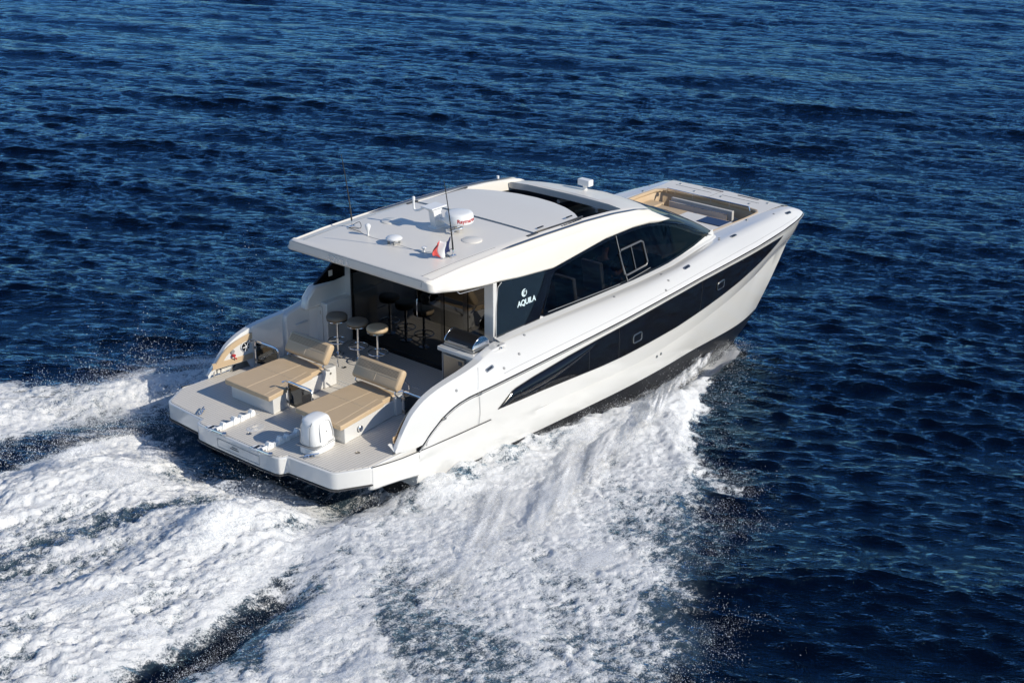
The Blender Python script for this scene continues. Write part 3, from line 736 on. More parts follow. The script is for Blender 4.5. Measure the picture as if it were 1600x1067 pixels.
# recessed dark stripe both sides
for sg in (1, -1):
    s = MB(); G = []
    for x in np.linspace(1.15, 5.55, 50):
        w = .036 * min(1, (x - 1.1) * 3, (5.6 - x) * 3 + .1); yc = interp(x, [1.15, 4.6, 5.1, 5.55], [1.68, 1.68, 1.70, 1.76])
        zz = topz(x) - .006; G.append([(x, sg * (yc - w), zz), (x, sg * (yc + w), zz)])
    s.grid(G); s.build('roof_stripe', 'bluestripe', roof)
# sunroof panel (slid back) with dark gap
sp_ = MB(); G = []
for k in range(25):
    t = -1 + 2 * k / 24; y = 1.47 * t; xf = interp(abs(t), [0, .3, .6, .85, 1], [4.12, 4.08, 3.95, 3.76, 3.58])
    G.append([(2.26, y, 2.44)] + [(2.27 + (xf - 2.27) * u, y, topz(2.27 + (xf - 2.27) * u) + .022 - .02 * abs(t) ** 3) for u in np.linspace(0, 1, 14)] + [(xf + .005, y, topz(xf) - .02)])
sp_.grid(G); sp_.grid([[g_[0] for g_ in G], [g_[-1] for g_ in G]]); sp_.build('sunroof_panel', 'gelroof', roof, sharp=40)
gp = MB(); gp.box(2.19, 2.26, -1.50, 1.50, 2.40, 2.455); gp.build('panel_gap', 'darkgrey', roof)
tr = MB()
for sg in (1, -1): tr.box(2.3, 3.7, sg * 1.485 - .012, sg * 1.485 + .012, 2.455, 2.485); tr.box(2.02, 2.30, sg * 1.53 - .03, sg * 1.53 + .03, 2.485, 2.51)
tr.build('sunroof_track', 'darkgrey', roof, bevel=.003)
hg = MB()
for x in (2.45, 3.3): hg.box(x, x + .16, -1.43, -1.40, 2.52, 2.535)
hg.build('panel_hinge', 'black', roof)
mk = MB()
for i, x in enumerate(np.linspace(2.95, 3.5, 9)): mk.box(x, x + .03 + .012 * (i % 2), -1.60, -1.565, 2.475, 2.482)
mk.build('roof_marking', 'darkgrey', roof)
sm = MB(); sm.tube([(-.70, -1.50, 2.462), (.2, -1.50, 2.492), (1.15, -1.52, 2.505)], .005, 4); sm.tube([(-.70, 1.50, 2.462), (.2, 1.50, 2.492), (1.15, 1.52, 2.505)], .005, 4)
sm.tube([(-.846, y, 2.432) for y in np.linspace(-1.66, 1.66, 12)], .006, 4)
sm.tube([(-.842, -1.62, 2.43), (-.85, -1.60, 2.34), (-.80, -1.58, 2.24)], .006, 4)
sm.build('roof_seam', 'grey', roof)
text_mesh('AQUILA', .15, 'silver', roof, Matrix.Translation((-.85, .45, 2.335)) @ Matrix.Rotation(math.radians(-8), 4, 'Y') @ Matrix(((0, 0, -1, 0), (-1, 0, 0, 0), (0, 1, 0, 0), (0, 0, 0, 1))), name='chrome_lettering', extrude=.004, spacing=1.08)
# grab rail under the roof edge
gr_ = MB(); gr_.tube([(-.1, -1.75, 2.06), (-.05, -1.75, 2.02), (.55, -1.78, 1.98), (.6, -1.78, 2.02)], .012, 6); gr_.build('grab_rail', 'chrome', roof)
# ---- roof equipment (bolted on: parts of the yacht)
def zroof(x): return topz(x) + .012
for (x, y) in ((.30, -1.28), (.30, 1.28)):
    a = MB(); a.tube([(x, y, zroof(x)), (x, y, zroof(x) + .12)], .02, 8); a.box(x - .06, x + .06, y - .03, y + .03, zroof(x) - .01, zroof(x) + .025)
    an = a.build('antenna_mount', 'chrome', Yt, bevel=.004)
    a = MB(); L = 1.30; P = [(x - .10 * (k / 10) ** 1.5 * L - .02 * k / 10, y + .05 * k / 10, zroof(x) + .1 + L * k / 10) for k in range(11)]
    a.tube(P, [.018, .016, .014, .012, .011, .010, .010, .009, .009, .008, .007], 6); a.build('whip', 'black', an)
    a = MB(); sgy = 1 if y > 0 else -1
    a.tube(smooth_path([(x, y, zroof(x) + .03), (x + .1, y - sgy * .1, zroof(x) + .09), (x + .02, y - sgy * .2, zroof(x) + .012), (x - .1, y - sgy * .02, zroof(x) + .012), (x - .12, y - sgy * .35, zroof(x) + .01)], 5), .006, 5); a.build('cable', 'black', an)
cb = MB(); cb.tube(smooth_path([(.18, .93, zroof(.2)), (.1, .6, zroof(.2)), (.12, 0, zroof(.2)), (.1, -.7, zroof(.2)), (.18, -.93, zroof(.2))], 5), .005, 5); cb.build('deck_cable', 'grey', Yt)
def mushroom(x, y, r, h_, mat='whitep'):
    a = MB(); z = zroof(x); a.lathe([(r * .35, z - .01), (r * .3, z + h_ * .35), (r * .45, z + h_ * .45), (r, z + h_), (r * .95, z + h_ * 1.15), (r * .4, z + h_ * 1.3), (.001, z + h_ * 1.33)], c=(x, y, 0), n=20); return a
mushroom(.15, .70, .055, .17).build('gps_antenna', 'whitep', Yt)
mushroom(.15, -.72, .05, .075).build('navigation_light', 'whitep', Yt)
a = MB(); z = zroof(.1)
for dx, dy in ((-.07, -.07), (.07, -.07), (.07, .07), (-.07, .07)): a.box(.12 + dx - .015, .12 + dx + .015, .0 + dy - .015, dy + .015, z - .01, z + .085)
sa = a.build('satellite_antenna', 'grey', Yt)
a = MB(); a.lathe([(.02, z + .075), (.14, z + .085), (.155, z + .105), (.13, z + .13), (.06, z + .15), (.001, z + .153)], c=(.12, 0, 0), n=26); a.build('antenna_cap', 'whitep', sa)
for (x, y) in ((1.0, .95), (1.15, -.95)):
    a = MB(); a.lathe([(.19, zroof(x) - .012), (.19, zroof(x) + .006), (.175, zroof(x) + .016), (.001, zroof(x) + .018)], c=(x, y, 0), n=34); a.build('roof_hatch_cap', 'gelroof', Yt)
# radar mast with dome and small light arm
mx0, my0 = 1.27, .06; z = zroof(mx0)
m_ = MB(); m_.prism([(mx0 - .06, z - .01), (mx0 + .20, z - .01), (mx0 + .08, z + .30), (mx0 + .16, z + .42), (mx0 - .20, z + .42), (mx0 - .20, z + .38), (mx0 - .12, z + .33)], my0 - .07, my0 + .07, axis='Y')
m_.box(mx0 - .24, mx0 + .16, my0 - .15, my0 + .15, z + .40, z + .43); m_.box(mx0, mx0 + .16, my0 - .60, my0 - .05, z + .14, z + .17); m_.prism(rrect(mx0 - .1, mx0 + .42, my0 - .13, my0 + .13, .06), z - .01, z + .02)
rm = m_.build('radar_mast', 'whitep', Yt, bevel=.012)
dmx = mx0 + .10; dmy = my0 - .50
m_ = MB(); m_.lathe([(.20, z + .30), (.255, z + .31), (.272, z + .335), (.270, z + .40), (.262, z + .47), (.24, z + .50), (.17, z + .515), (.001, z + .522)], c=(dmx, dmy, 0), n=40); m_.v = [(a, b, c - .13) for a, b, c in m_.v]; rd = m_.build('radar_dome', 'whitep', Yt, sharp=50)
# curved lettering on the dome
word = 'Raymarine'; zc = z + .265
cols = 9
t0 = bpy.data.curves.new('tmp', 'FONT'); t0.body = word; t0.size = .10; t0.extrude = .002; t0.align_x = 'CENTER'; t0.align_y = 'CENTER'; t0.offset = .002
to = bpy.data.objects.new('tmp', t0); COL.objects.link(to); dgp = bpy.context.evaluated_depsgraph_get(); dgp.update()
me = bpy.data.meshes.new_from_object(to.evaluated_get(dgp)); bpy.data.objects.remove(to)
for v in me.vertices:
    r = .2715 + v.co.z - (.0 if v.co.y < .02 else (v.co.y - .02) * .25); a = math.radians(-100) + v.co.x / r
    v.co = (dmx + r * math.cos(a), dmy + r * math.sin(a), zc + v.co.y)
lo = bpy.data.objects.new('dome_lettering', me); COL.objects.link(lo); me.materials.clear(); me.materials.append(M['darkred']); lo.parent = rd
m_ = MB(); m_.tube(smooth_path([(mx0 - .18, my0 + .10, z + .40), (mx0 - .19, my0 + .28, z + .31), (mx0 - .19, my0 + .36, z + .34), (mx0 - .19, my0 + .37, z + .50)], 6), .020, 8); m_.lathe([(.028, z + .49), (.030, z + .53), (.024, z + .56), (.001, z + .57)], c=(mx0 - .19, my0 + .37, 0), n=14); m_.build('mast_light', 'whitep', rm)
# horn (trumpets)
m_ = MB(); m_.lathe([(.018, 0), (.02, .22), (.035, .33), (.055, .37), (.045, .372), (.02, .33), (.001, .3)], n=16, m=Matrix.Rotation(PI / 2, 4, 'Y')); m_.v = [(a + 1.12, b - .36, c + zroof(1.3) + .07) for a, b, c in m_.v]
k0 = len(m_.v); m_.lathe([(.015, 0), (.017, .16), (.03, .25), (.048, .28), (.038, .282), (.001, .22)], n=16, m=Matrix.Rotation(PI / 2, 4, 'Y')); m_.v = m_.v[:k0] + [(a + 1.12, b - .47, c + zroof(1.3) + .07) for a, b, c in m_.v[k0:]]
for x in (1.14, 1.30): m_.box(x, x + .03, -.50, -.33, zroof(1.2) - .01, zroof(1.2) + .06)
m_.build('horn', 'chrome', Yt, bevel=.003)
# searchlight on the forward roof
m_ = MB(); xx = 5.72; z = topz(xx); m_.lathe([(.05, z - .04), (.045, z + .10), (.06, z + .12), (.001, z + .125)], c=(xx, .05, 0), n=16); m_.prism(rrect(xx - .07, xx + .09, -.10, .20, .02), z + .12, z + .25); m_.build('searchlight', 'whitep', Yt, bevel=.02)
m_ = MB(); m_.lathe([(.03, topz(4.9) - .02), (.03, topz(4.9) + .05), (.001, topz(4.9) + .06)], c=(4.9, 1.72, 0), n=12); m_.build('roof_light', 'whitep', Yt)
for y in (-.55, .45):
    mu = MB(); mu.tube([(5.35, y, 2.0), (6.5, y * 1.3, 1.86), (7.6, y * 1.6, 1.36)], .045, 6); mu.build('windscreen_mullion', 'gel', wsc)  # pale bars added to stand for sky reflections in the windscreen
# ---- cabin interior seen through the glass
ci = MB(); ci.box(.76, 7.4, -1.80, 1.80, -.02, .0); cab = ci.build('cabin_floor', 'wood', Yt)
ci = MB(); ci.box(6.9, 7.5, -1.65, 1.65, .0, .98); ci.prism([(6.2, .98), (8.2, .99), (8.2, 1.0), (6.2, 1.05)], -1.6, 1.6, axis='Y'); ci.build('dashboard', 'interior', Yt, bevel=.03)
ci = MB(); ci.box(.80, 7.0, -1.84, -1.78, .0, .97); ci.box(.80, 7.0, 1.78, 1.84, .0, .97); ci.build('cabin_lining', 'interior', Yt)
ci = MB(); ci.box(2.9, 3.9, 1.0, 1.7, 0, .9); ci.box(1.3, 2.6, -1.7, -1.1, .0, .45); ci.box(1.3, 2.6, -1.75, -1.62, .45, .85); ci.box(1.4, 2.7, .9, 1.7, 0, .9); ci.build('cabin_furniture', 'interior', Yt, bevel=.03)
# ---- forward cockpit
def in_poly(): pass
fc = MB()
# coaming ring and foredeck: outer boundary from topsides inner edge, inner opening
inn = [(7.95, -1.38), (8.6, -1.42), (9.6, -1.44), (10.1, -1.42), (10.28, -1.30), (10.33, -1.0), (10.40, 0), (10.33, 1.0), (10.28, 1.30), (10.1, 1.42), (9.6, 1.44), (8.6, 1.42), (7.95, 1.38)]
outr = [(7.95, -1.57), (8.6, -1.52), (9.6, -1.46), (10.5, -1.47), (10.95, -1.50), (11.0, -1.0), (11.08, 0), (11.0, 1.0), (10.95, 1.50), (10.5, 1.47), (9.6, 1.46), (8.6, 1.52), (7.95, 1.57)]
outr = [(x, (abs(y) + .02) * (1 if y > 0 else -1) if abs(y) > 1.2 else y) for x, y in outr]
fc.grid([[(x, y, 1.008) for x, y in outr], [(x, y, 1.010) for x, y in inn]])
fd = fc.build('foredeck', 'gelroof', Yt, sharp=30)
fl = MB(); fl.grid([[(11.0, y, .995), (11.10, y, .985), (11.16, y, .94), (11.17, y, .70)] for y in np.linspace(-1.56, 1.56, 15)]); fl.build('bow_edge', 'gel', Yt)
fs_ = MB()
for (x, y, w, l, r) in ((10.72, -.55, .012, 1.0, 0), (10.72, .75, .012, 1.0, 0)): fs_.box(x, x + w, y - l / 2, y + l / 2, 1.009, 1.014)
fs_.box(10.42, 11.0, .1, .112, 1.009, 1.014); fs_.build('locker_seam', 'grey', fd)
f2 = MB()
for y in (-.62, .35): f2.box(10.93, 10.97, y - .28, y + .28, 1.006, 1.016)
f2.build('deck_slot', 'darkgrey', fd)
f3 = MB()
for x, y in ((10.55, -.9), (10.6, -.1), (10.55, .6), (10.85, 1.2), (10.85, -1.2), (9.5, -1.52), (9.8, 1.52)): f3.lathe([(.035, 1.008), (.03, 1.022), (.001, 1.026)], c=(x, y, 0), n=14)
f3.build('deck_button', 'steel', fd)
iw = MB(); iw.grid([[(x, y, 1.006) for x, y in inn], [(x - (.03 if x > 10.2 else 0), y * .985, .97) for x, y in inn], [(x - (.06 if x > 10.2 else 0), y * .97, .35) for x, y in inn]]); iw.build('cockpit_lining', 'beige', Yt, sharp=50)
iw = MB(); iw.tube([(x - (.02 if x > 10.2 else 0), y * .985, .975) for x, y in inn], .045, 8); iw.build('coaming_roll', 'beige', Yt)
iw = MB(); iw.box(7.9, 10.35, -1.4, 1.4, .30, .34); iw.build('bow_sole', 'deck', Yt)
# forward cockpit furniture
seat = MB(); seat.box(8.2, 9.9, 1.0, 1.38, .34, .74); seat.box(9.36, 9.82, -.95, 1.0, .34, .695); seat.box(8.4, 9.5, -1.38, -1.05, .34, .66)
sb = seat.build('bow_seating_base', 'gel', Yt, bevel=.02)
seat = MB(); seat.box(8.2, 9.9, .98, 1.36, .745, .82); seat.box(9.32, 9.76, .05, .95, .70, .80); seat.box(9.32, 9.76, -.92, -.02, .70, .80); seat.box(8.4, 9.45, -1.37, -1.02, .665, .74)
seat.build('bow_cushion', 'beige', sb, bevel=.03, seg=3)
bk = MB(); bk.box(10.02, 10.10, -.80, .88, .50, .93); mb_ = bk.build('mesh_backrest', M['meshcloth'], Yt, bevel=.01)
bk = MB(); bk.box(9.84, 9.87, -.78, .80, .60, .88); bk.build('mesh_screen', M['meshcloth'], mb_, bevel=.005)
bk = MB()
bk.tube([(9.85, .80, .34), (9.85, .80, .90), (9.85, -.78, .90), (9.85, -.78, .34)], .016, 8); bk.tube([(10.20, 1.15, .96), (10.20, 1.12, 1.06), (10.20, -1.12, 1.06), (10.20, -1.15, .96)], .018, 8)
for y in (-.6, -.1, .4, .9): bk.tube([(10.20, y, .97), (10.20, y, 1.06)], .012, 6)
bk.build('bow_rail', 'chrome', Yt)
bk = MB(); bk.box(8.25, 8.9, -1.0, -.35, 1.0, 1.02); bk.box(7.7, 9.1, -1.36, -.1, .93, .995)
bk2 = MB(); bk2.box(7.75, 9.2, -1.40, -.15, .90, 1.0); ct = bk2.build('bow_counter', 'gelroof', Yt, bevel=.02)
bk = MB(); bk.box(8.72, 9.14, -1.32, -.72, 1.003, 1.018); bk.build('dark_hatch', 'solar', ct, bevel=.004)
bk = MB(); bk.box(7.85, 8.05, -.35, -.1, 1.0, 1.06); bk.tube([(7.9, -.6, 1.0), (7.9, -.6, 1.08), (8.0, -.4, 1.09)], .02, 6); bk.tube([(8.0, -.05, 1.0), (8.0, -.05, 1.09), (8.1, .1, 1.06)], .02, 6); bk.build('wiper_gear', 'black', Yt)
ven = MB(); ven.box(8.55, 9.0, 1.43, 1.445, .82, .92); ven.build('vent', 'darkgrey', Yt)
# pop-up cleats and small fittings along the shoulder
def shoulder(x, t):
    a = Vector((x, interp(x, LX, LY), interp(x, LX, LZ))); b = Vector((x, interp(x, TX, TY), interp(x, TX, TZ))); p = a.lerp(b, t)
    bul = .055 * math.sin(PI * t) ** .8 * min(1, max(.25, (x + 1.2) / 3)) * (1 - .75 * min(1, max(0, (x - 9.3) / 1.9))) + (.035 * math.exp(-((t - .72) / .16) ** 2) * min(1, max(0, (x - 4) / 3), max(0, (11.25 - x) / 2)))
    return Vector((p.x, p.y - bul * .6, p.z + bul))
def shoulder_frame(x, t, sg):
    p = shoulder(x, t); q = shoulder(x, t + .02); r = shoulder(x + .05, t)
    n = (q - p).cross(r - p).normalized(); n = n if n.z > 0 else -n
    u = (r - p).normalized(); w = n.cross(u)
    m = Matrix((u, w, n)).transposed().to_4x4(); m.translation = p
    if sg > 0: m = Matrix.Diagonal((1, -1, 1, 1)) @ m
    return m
for sg in (-1, 1):
    for x, t in ((.02, .55), (6.2, .62), (8.35, .72), (10.75, .66)):
        m = shoulder_frame(x, t, sg); c = MB(); c.prism(rrect(-.12, .12, -.032, .032, .031), -.004, .006, m=m)
        c.build('pop_up_cleat', 'steel', Yt, bevel=.003); c = MB(); c.prism(rrect(-.07, .07, -.012, .012, .011), .007, .010, m=m); c.build('cleat_recess', 'black', Yt)
    for x, t in ((-.9, .5), (.62, .80), (.35, .30), (.85, .45), (5.45, .5), (5.5, .92), (3.9, .0 + .93), (8.0, .95), (7.9, .88), (5.2, .2), (1.25, .92), (10.3, .9)):
        m = shoulder_frame(x, t, sg); c = MB(); c.lathe([(.026, -.004), (.026, .008), (.016, .014), (.001, .015)], n=12, m=m); c.build('deck_button', 'grey', Yt)
    c = MB(); c.lathe([(.05, 0), (.05, .02), (.03, .03), (.001, .032)], n=16, m=shoulder_frame(.55, .9, sg)); c.build('courtesy_light', 'steel', Yt)
    for x in (-1.30, -.42):
        m = Matrix.Translation(Vector((x, interp(x, LX, LY) - .018, interp(x, LX, LZ) - .03)))
        if sg > 0: m = Matrix.Diagonal((1, -1, 1, 1)) @ m
        c = MB(); c.box(-.045, .045, -.02, .01, -.02, .02, m=m); c.build('gate_hinge', 'steel', Yt, bevel=.004)
    # moulding line between bulwark wing and shoulder, inner facets
    G = MB(); G.tube([tuple((sg * -1 * 1 and Vector((shoulder(-.42 + .02 * k, .1 + .09 * k).x, (shoulder(-.42, .1 + .09 * k).y - .001) * (-sg), shoulder(-.42, .1 + .09 * k).z)))) for k in range(10)], .003, 4); G.build('moulding_seam', 'grey', Yt)
    G = MB(); G.tube([tuple(Vector((shoulder(x, .16).x, shoulder(x, .16).y * -sg - sg * -.0, shoulder(x, .16).z + .001))) for x in np.linspace(.3, 11, 70)], .003, 4); G.build('shoulder_crease', 'grey', Yt)

# ---- starboard galley counter and fridge
gc = MB(); gc.prism([(-.03, -1.27), (.66, -1.27), (.66, -2.2), (.03, -2.2)], .0, .84); cntr = gc.build('galley_counter', 'gel', Yt, bevel=.015)
gc = MB(); gc.prism(rrect(-.10, .66, -2.2, -1.22, .03), .84, .915); gc.build('countertop', 'gel', cntr, bevel=.012)
gc = MB(); gc.box(-.055, -.032, -1.84, -1.34, .06, .78); gc.build('fridge_door', 'steel', cntr, bevel=.006)
gc = MB(); line_rect(gc, [(-.05, -1.32, .05), (-.05, -1.86, .05), (-.05, -1.86, .80), (-.05, -1.32, .80)], .010); gc.box(-.062, -.056, -1.78, -1.70, .66, .73); gc.build('fridge_frame', 'dgrey', cntr)

# ================================================================ THINGS ON BOARD
# barbecue
t = empty('barbecue_grill', (.22, -1.63, .916), label='black domed barbecue grill with chrome ends on the white cockpit counter', cat='grill'); 
b = MB(); b.prism(rrect(-.20, .24, -.36, .36, .03), .0, .05); b.box(-.19, .22, -.34, .34, .045, .085); b.build('tray', 'steel', t, bevel=.008)
b = MB(); arcp = [(-.19, .085)] + [(-.19 + .02 + .40 * k / 12, .09 + .165 * math.sin(PI * (k + .8) / 13.6) ** .75) for k in range(13)] + [(.23, .085)]
b.prism(arcp, -.325, .325, axis='Y'); b.build('hood', 'black', t, bevel=.01)
b = MB()
for y in (-.345, .33): b.prism([(x * 1.02, z * 1.04) for x, z in arcp], y, y + .018, axis='Y')
b.build('end_cap', 'chrome', t, bevel=.004)
b = MB(); b.tube([(-.19, -.22, .11), (-.225, -.22, .12), (-.225, .22, .12), (-.19, .22, .11)], .010, 8); b.build('handle', 'chrome', t)

# bar stools
def stool(loc, seat_mat, label):
    t = empty('bar_stool', loc, label=label, cat='bar stool', group='round bar stools at the cabin door')
    b = MB(); b.lathe([(.001, .695), (.12, .695), (.185, .705), (.205, .73), (.205, .765), (.185, .792), (.12, .80), (.001, .80)], n=36); s_ = b.build('seat', seat_mat, t, sharp=60)
    b = MB(); b.lathe([(.001, .672), (.17, .672), (.20, .684), (.197, .70), (.16, .70)], n=36); b.build('seat_ring', 'chrome', t, sharp=50)
    b = MB(); b.tube([(0, 0, .02), (0, 0, .36)], .034, 14); b.tube([(0, 0, .36), (0, 0, .68)], .026, 14); b.build('column', 'chrome', t)
    b = MB(); b.tube([(.19 * math.cos(a), .19 * math.sin(a), .27) for a in np.linspace(0, 2 * PI, 29)[:-1]], .011, 8, closed=True)
    for a in (.5, 2.6, 4.7): b.tube([(0, 0, .27), (.19 * math.cos(a), .19 * math.sin(a), .27)], .009, 6)
    b.build('footrest', 'chrome', t)
    b = MB(); b.lathe([(.115, .0), (.115, .012), (.05, .03), (.034, .05)], n=28); b.build('base', 'chrome', t)
    return t
def stool2(loc, mat, label):
    return stool(loc, mat, label)
stool2((.0, 1.48, .004), 'beige_shaded', 'farthest left bar stool with tan seat coloured dark for roof shade, nearest the white locker')
stool2((.06, .98, .004), 'beige_shaded', 'middle bar stool of the three, round tan seat with roof shade in its colour')
stool2((.08, .47, .004), 'beige', 'bar stool with sunlit tan seat, rightmost of the three by the glass door')

# sun loungers
def bed(y0, y1, yi, label, rest_y):
    """y0 starboard edge aft, yi starboard edge forward, y1 port edge"""
    t = empty('sun_lounger', (-2.0, (y0 + y1) / 2, 0.004), label=label, cat='sun lounger', group='pair of aft sun loungers')
    oy = (y0 + y1) / 2; ox = -2.0
    def L(p): return [(a - ox, b_ - oy) for a, b_ in p]
    b = MB(); b.prism(L([(-2.66, y0 + .03), (-1.30, yi + .03), (-1.30, y1 - .03), (-2.66, y1 - .03)]), 0, .292); base = b.build('base', 'gel', t, bevel=.012)
    b = MB(); b.prism(L([(-1.32, yi - .02), (-1.02, yi - .02), (-.98, yi + .12), (-.98, y1 - .15), (-1.06, y1 - .02), (-1.32, y1 - .02)]), 0, .36); b.build('head_box', 'gel', base, bevel=.02)
    b = MB(); b.lathe([(.022, 0), (.022, .008), (.001, .01)], n=12, m=Matrix.Rotation(PI / 2, 4, 'X'), c=(-1.17 - ox, yi - .021 - oy, .26)); b.build('button', 'steel', base)
    b = MB(); b.prism(L([(-2.78, y0), (-2.74, y0 - .01), (-1.62, yi - .03), (-1.58, yi + .03), (-1.25, yi + .05), (-1.22, yi + .08), (-1.22, y1 - .03), (-1.25, y1), (-2.76, y1), (-2.78, y1 - .02)]), .295, .385)
    cu = b.build('cushion', 'beige', t, bevel=.024, seg=3)
    b = MB(); mx = y0 + (y1 - y0) * .52
    b.tube([(-2.75 - ox, mx - oy, .386), (-1.25 - ox, mx + .04 - oy, .386)], .0035, 4); b.tube([(-1.98 - ox, y1 - .01 - oy, .386), (-1.98 - ox, y0 + .09 - oy, .386)], .0035, 4)
    b.tube([(-2.76 - ox, y0 + .13 - oy, .386), (-1.6 - ox, yi + .14 - oy, .386)], .0035, 4); b.build('stitching', 'thread', cu)
    # reclined back roll
    ra, rb = rest_y; W = (rb - ra)
    m = Matrix.Translation((-1.24 - ox, (ra + rb) / 2 - oy, .655)) @ Matrix.Rotation(math.radians(33), 4, 'Y')
    b = MB(); prof = rrect(-.075, .075, -.20, .20, .07, 5)
    P = []
    for yy, s_ in ((-W / 2, .72), (-W / 2 + .012, .9), (-W / 2 + .04, 1), (W / 2 - .04, 1), (W / 2 - .012, .9), (W / 2, .72)):
        P.append([tuple(m @ Vector((a * s_, yy, c * (1 - (1 - s_) * .35)))) for a, c in prof])
    b.grid(P, closed_u=True); n = len(prof); b.add(P[0], [tuple(range(n))]); b.add(P[-1], [tuple(range(n))])
    bkr = b.build('backrest', 'beige', t, sharp=60)
    b = MB()
    for k in range(34):
        for j in range(6):
            yy = -W / 2 + .07 + (W - .14) * k / 33; zz = .03 + .022 * j
            b.prism([(yy - .008, zz - .006), (yy + .008, zz - .006), (yy + .008, zz + .006), (yy - .008, zz + .006)], -.0765, -.074, m=m, axis='X')
    b.build('perforation', 'hole', bkr)
    b = MB(); b.tube([m @ Vector((-.076, 0, -.15)), m @ Vector((-.076, 0, .0))], .003, 4); b.tube([m @ Vector((-.076, -W / 2 + .05, .0)), m @ Vector((-.076, W / 2 - .05, .0))], .003, 4); b.build('stitching', 'thread', bkr)
    b = MB()
    for s_ in (-1, 1):
        yy = (ra + rb) / 2 - oy + s_ * (W / 2 - .06)
        b.tube([(-1.32 - ox, yy, .52), (-1.36 - ox, yy, .44), (-1.28 - ox, yy, .36), (-1.2 - ox, yy, .33)], .013, 8)
        b.tube([(-1.10 - ox, yy, .60), (-1.0 - ox, yy, .50), (-.99 - ox, yy, .34)], .013, 8)
    b.build('backrest_bracket', 'chrome', t)
    return t, ox, oy
b1, ox, oy = bed(.26, 1.45, .45, 'tan sun lounger on white base, left one of the pair, beside the chrome centre gate', (.36, 1.42))
b2, ox, oy = bed(-1.54, -.41, -1.36, 'tan sun lounger right of the white outboard, with round steel fitting on its base', (-1.46, -.36))
r_ = MB(); r_.lathe([(.055, 0), (.055, .012), (.042, .02), (.038, .01), (.001, .012)], n=24, m=Matrix.Rotation(PI / 2, 4, 'X')); ang = math.atan2(.18, 1.36)
r_.v = [(a * 1 + (-2.28 - ox), b_ - abs(0) + (-1.49 - oy), c + .15) for a, b_, c in r_.v]; r_.build('round_fitting', 'chrome', b2)
# gates
def gate(x, ya, yb, label, drum=True):
    t = empty('gate', (x, (ya + yb) / 2, 0), label=label, cat='gate', group='chrome gates between the loungers and bulwarks'); oy = (ya + yb) / 2
    w = (yb - ya) / 2
    b = MB(); s = 1
    P = smooth_path([(0, w, .01), (0, w, .40), (0, w - .015, .50), (0, w - .08, .535), (0, 0, .535), (0, -w + .08, .535), (0, -w + .015, .50), (0, -w, .40), (0, -w, .12)], 5)
    b.tube(P, .019, 8); b.tube([(0, w, .5), (.0, w + .03, .53), (-.10, w + .03, .54)], .013, 6); fr = b.build('frame', 'chrome', t)
    b = MB(); b.box(-.006, .006, -w + .03, w - .03, .09, .50); b.build('acrylic_panel', 'smoke', t, bevel=.004)
    b = MB()
    for z in (.15, .40): b.box(-.02, .02, w - .05, w + .03, z - .03, z + .03)
    b.build('hinge', 'steel', t, bevel=.005)
    if drum:
        b = MB()
        for r, dz in ((.13, 0), (.10, 0), (.06, 0)): b.tube([(.10 + dz, r * math.cos(a) - .02, .25 + r * math.sin(a)) for a in np.linspace(0, 2 * PI, 25)[:-1]], .016, 6, closed=True)
        b.tube([(.08, -.02, .25), (.16, -.02, .25)], .04, 10); b.build('hose_reel', 'grey', t)
    return t
gate(-2.32, -.36, .28, 'chrome framed smoked gate between the two tan loungers')
gate(-1.45, 1.52, 2.16, 'chrome framed smoked gate beside the padded left bulwark')
gate(-1.30, -2.16, -1.55, 'dark gate between the right lounger and right bulwark')

# tender chocks on the platform
def chock(y, label):
    t = empty('tender_chock', (-3.35, y, .004), rz=math.radians(3), label=label, cat='chock', group='white tender chocks on the swim platform')
    b = MB(); b.tube([(-.42, .0, .05), (.44, 0, .05)], .030, 10); b.box(-.35, .40, -.025, .025, .0, .03); b.build('beam', 'whitep', t)
    for x, s_ in ((-.26, 1), (.0, 1.1), (.16, .9), (.40, 1)):
        b = MB(); b.prism([(x - .06 * s_, 0), (x + .05 * s_, 0), (x + .06 * s_, .06), (x + .03, .12 * s_), (x - .02, .13 * s_), (x - .05 * s_, .07)], -.045, .045, axis='Y'); b.tube([(x, -.06, .09), (x, .06, .09)], .018, 8); b.build('bracket', 'whitep', t, bevel=.008)
    b = MB(); b.tube([(-.45, .22, .035), (-.45, -.24, .035)], .022, 8); b.tube([(-.45, -.20, .035), (-.42, -.26, .035)], .035, 10); b.build('roller', 'chrome', t)
    b = MB(); m = Matrix.Translation((-.41, .13, 0)); b.prism(rrect(-.07, .07, -.10, .10, .06), 0, .05, m=m); b.build('end_pad', 'whitep', t, bevel=.012)
    b = MB(); b.prism(rrect(-.06, .06, -.03, .03, .02), .05, .055, m=m); b.build('slot', 'black', t)
    return t
chock(.52, 'white tender chock on the platform, clear of the outboard, left one')
chock(-.66, 'white tender chock partly in shadow next to the white outboard motor')

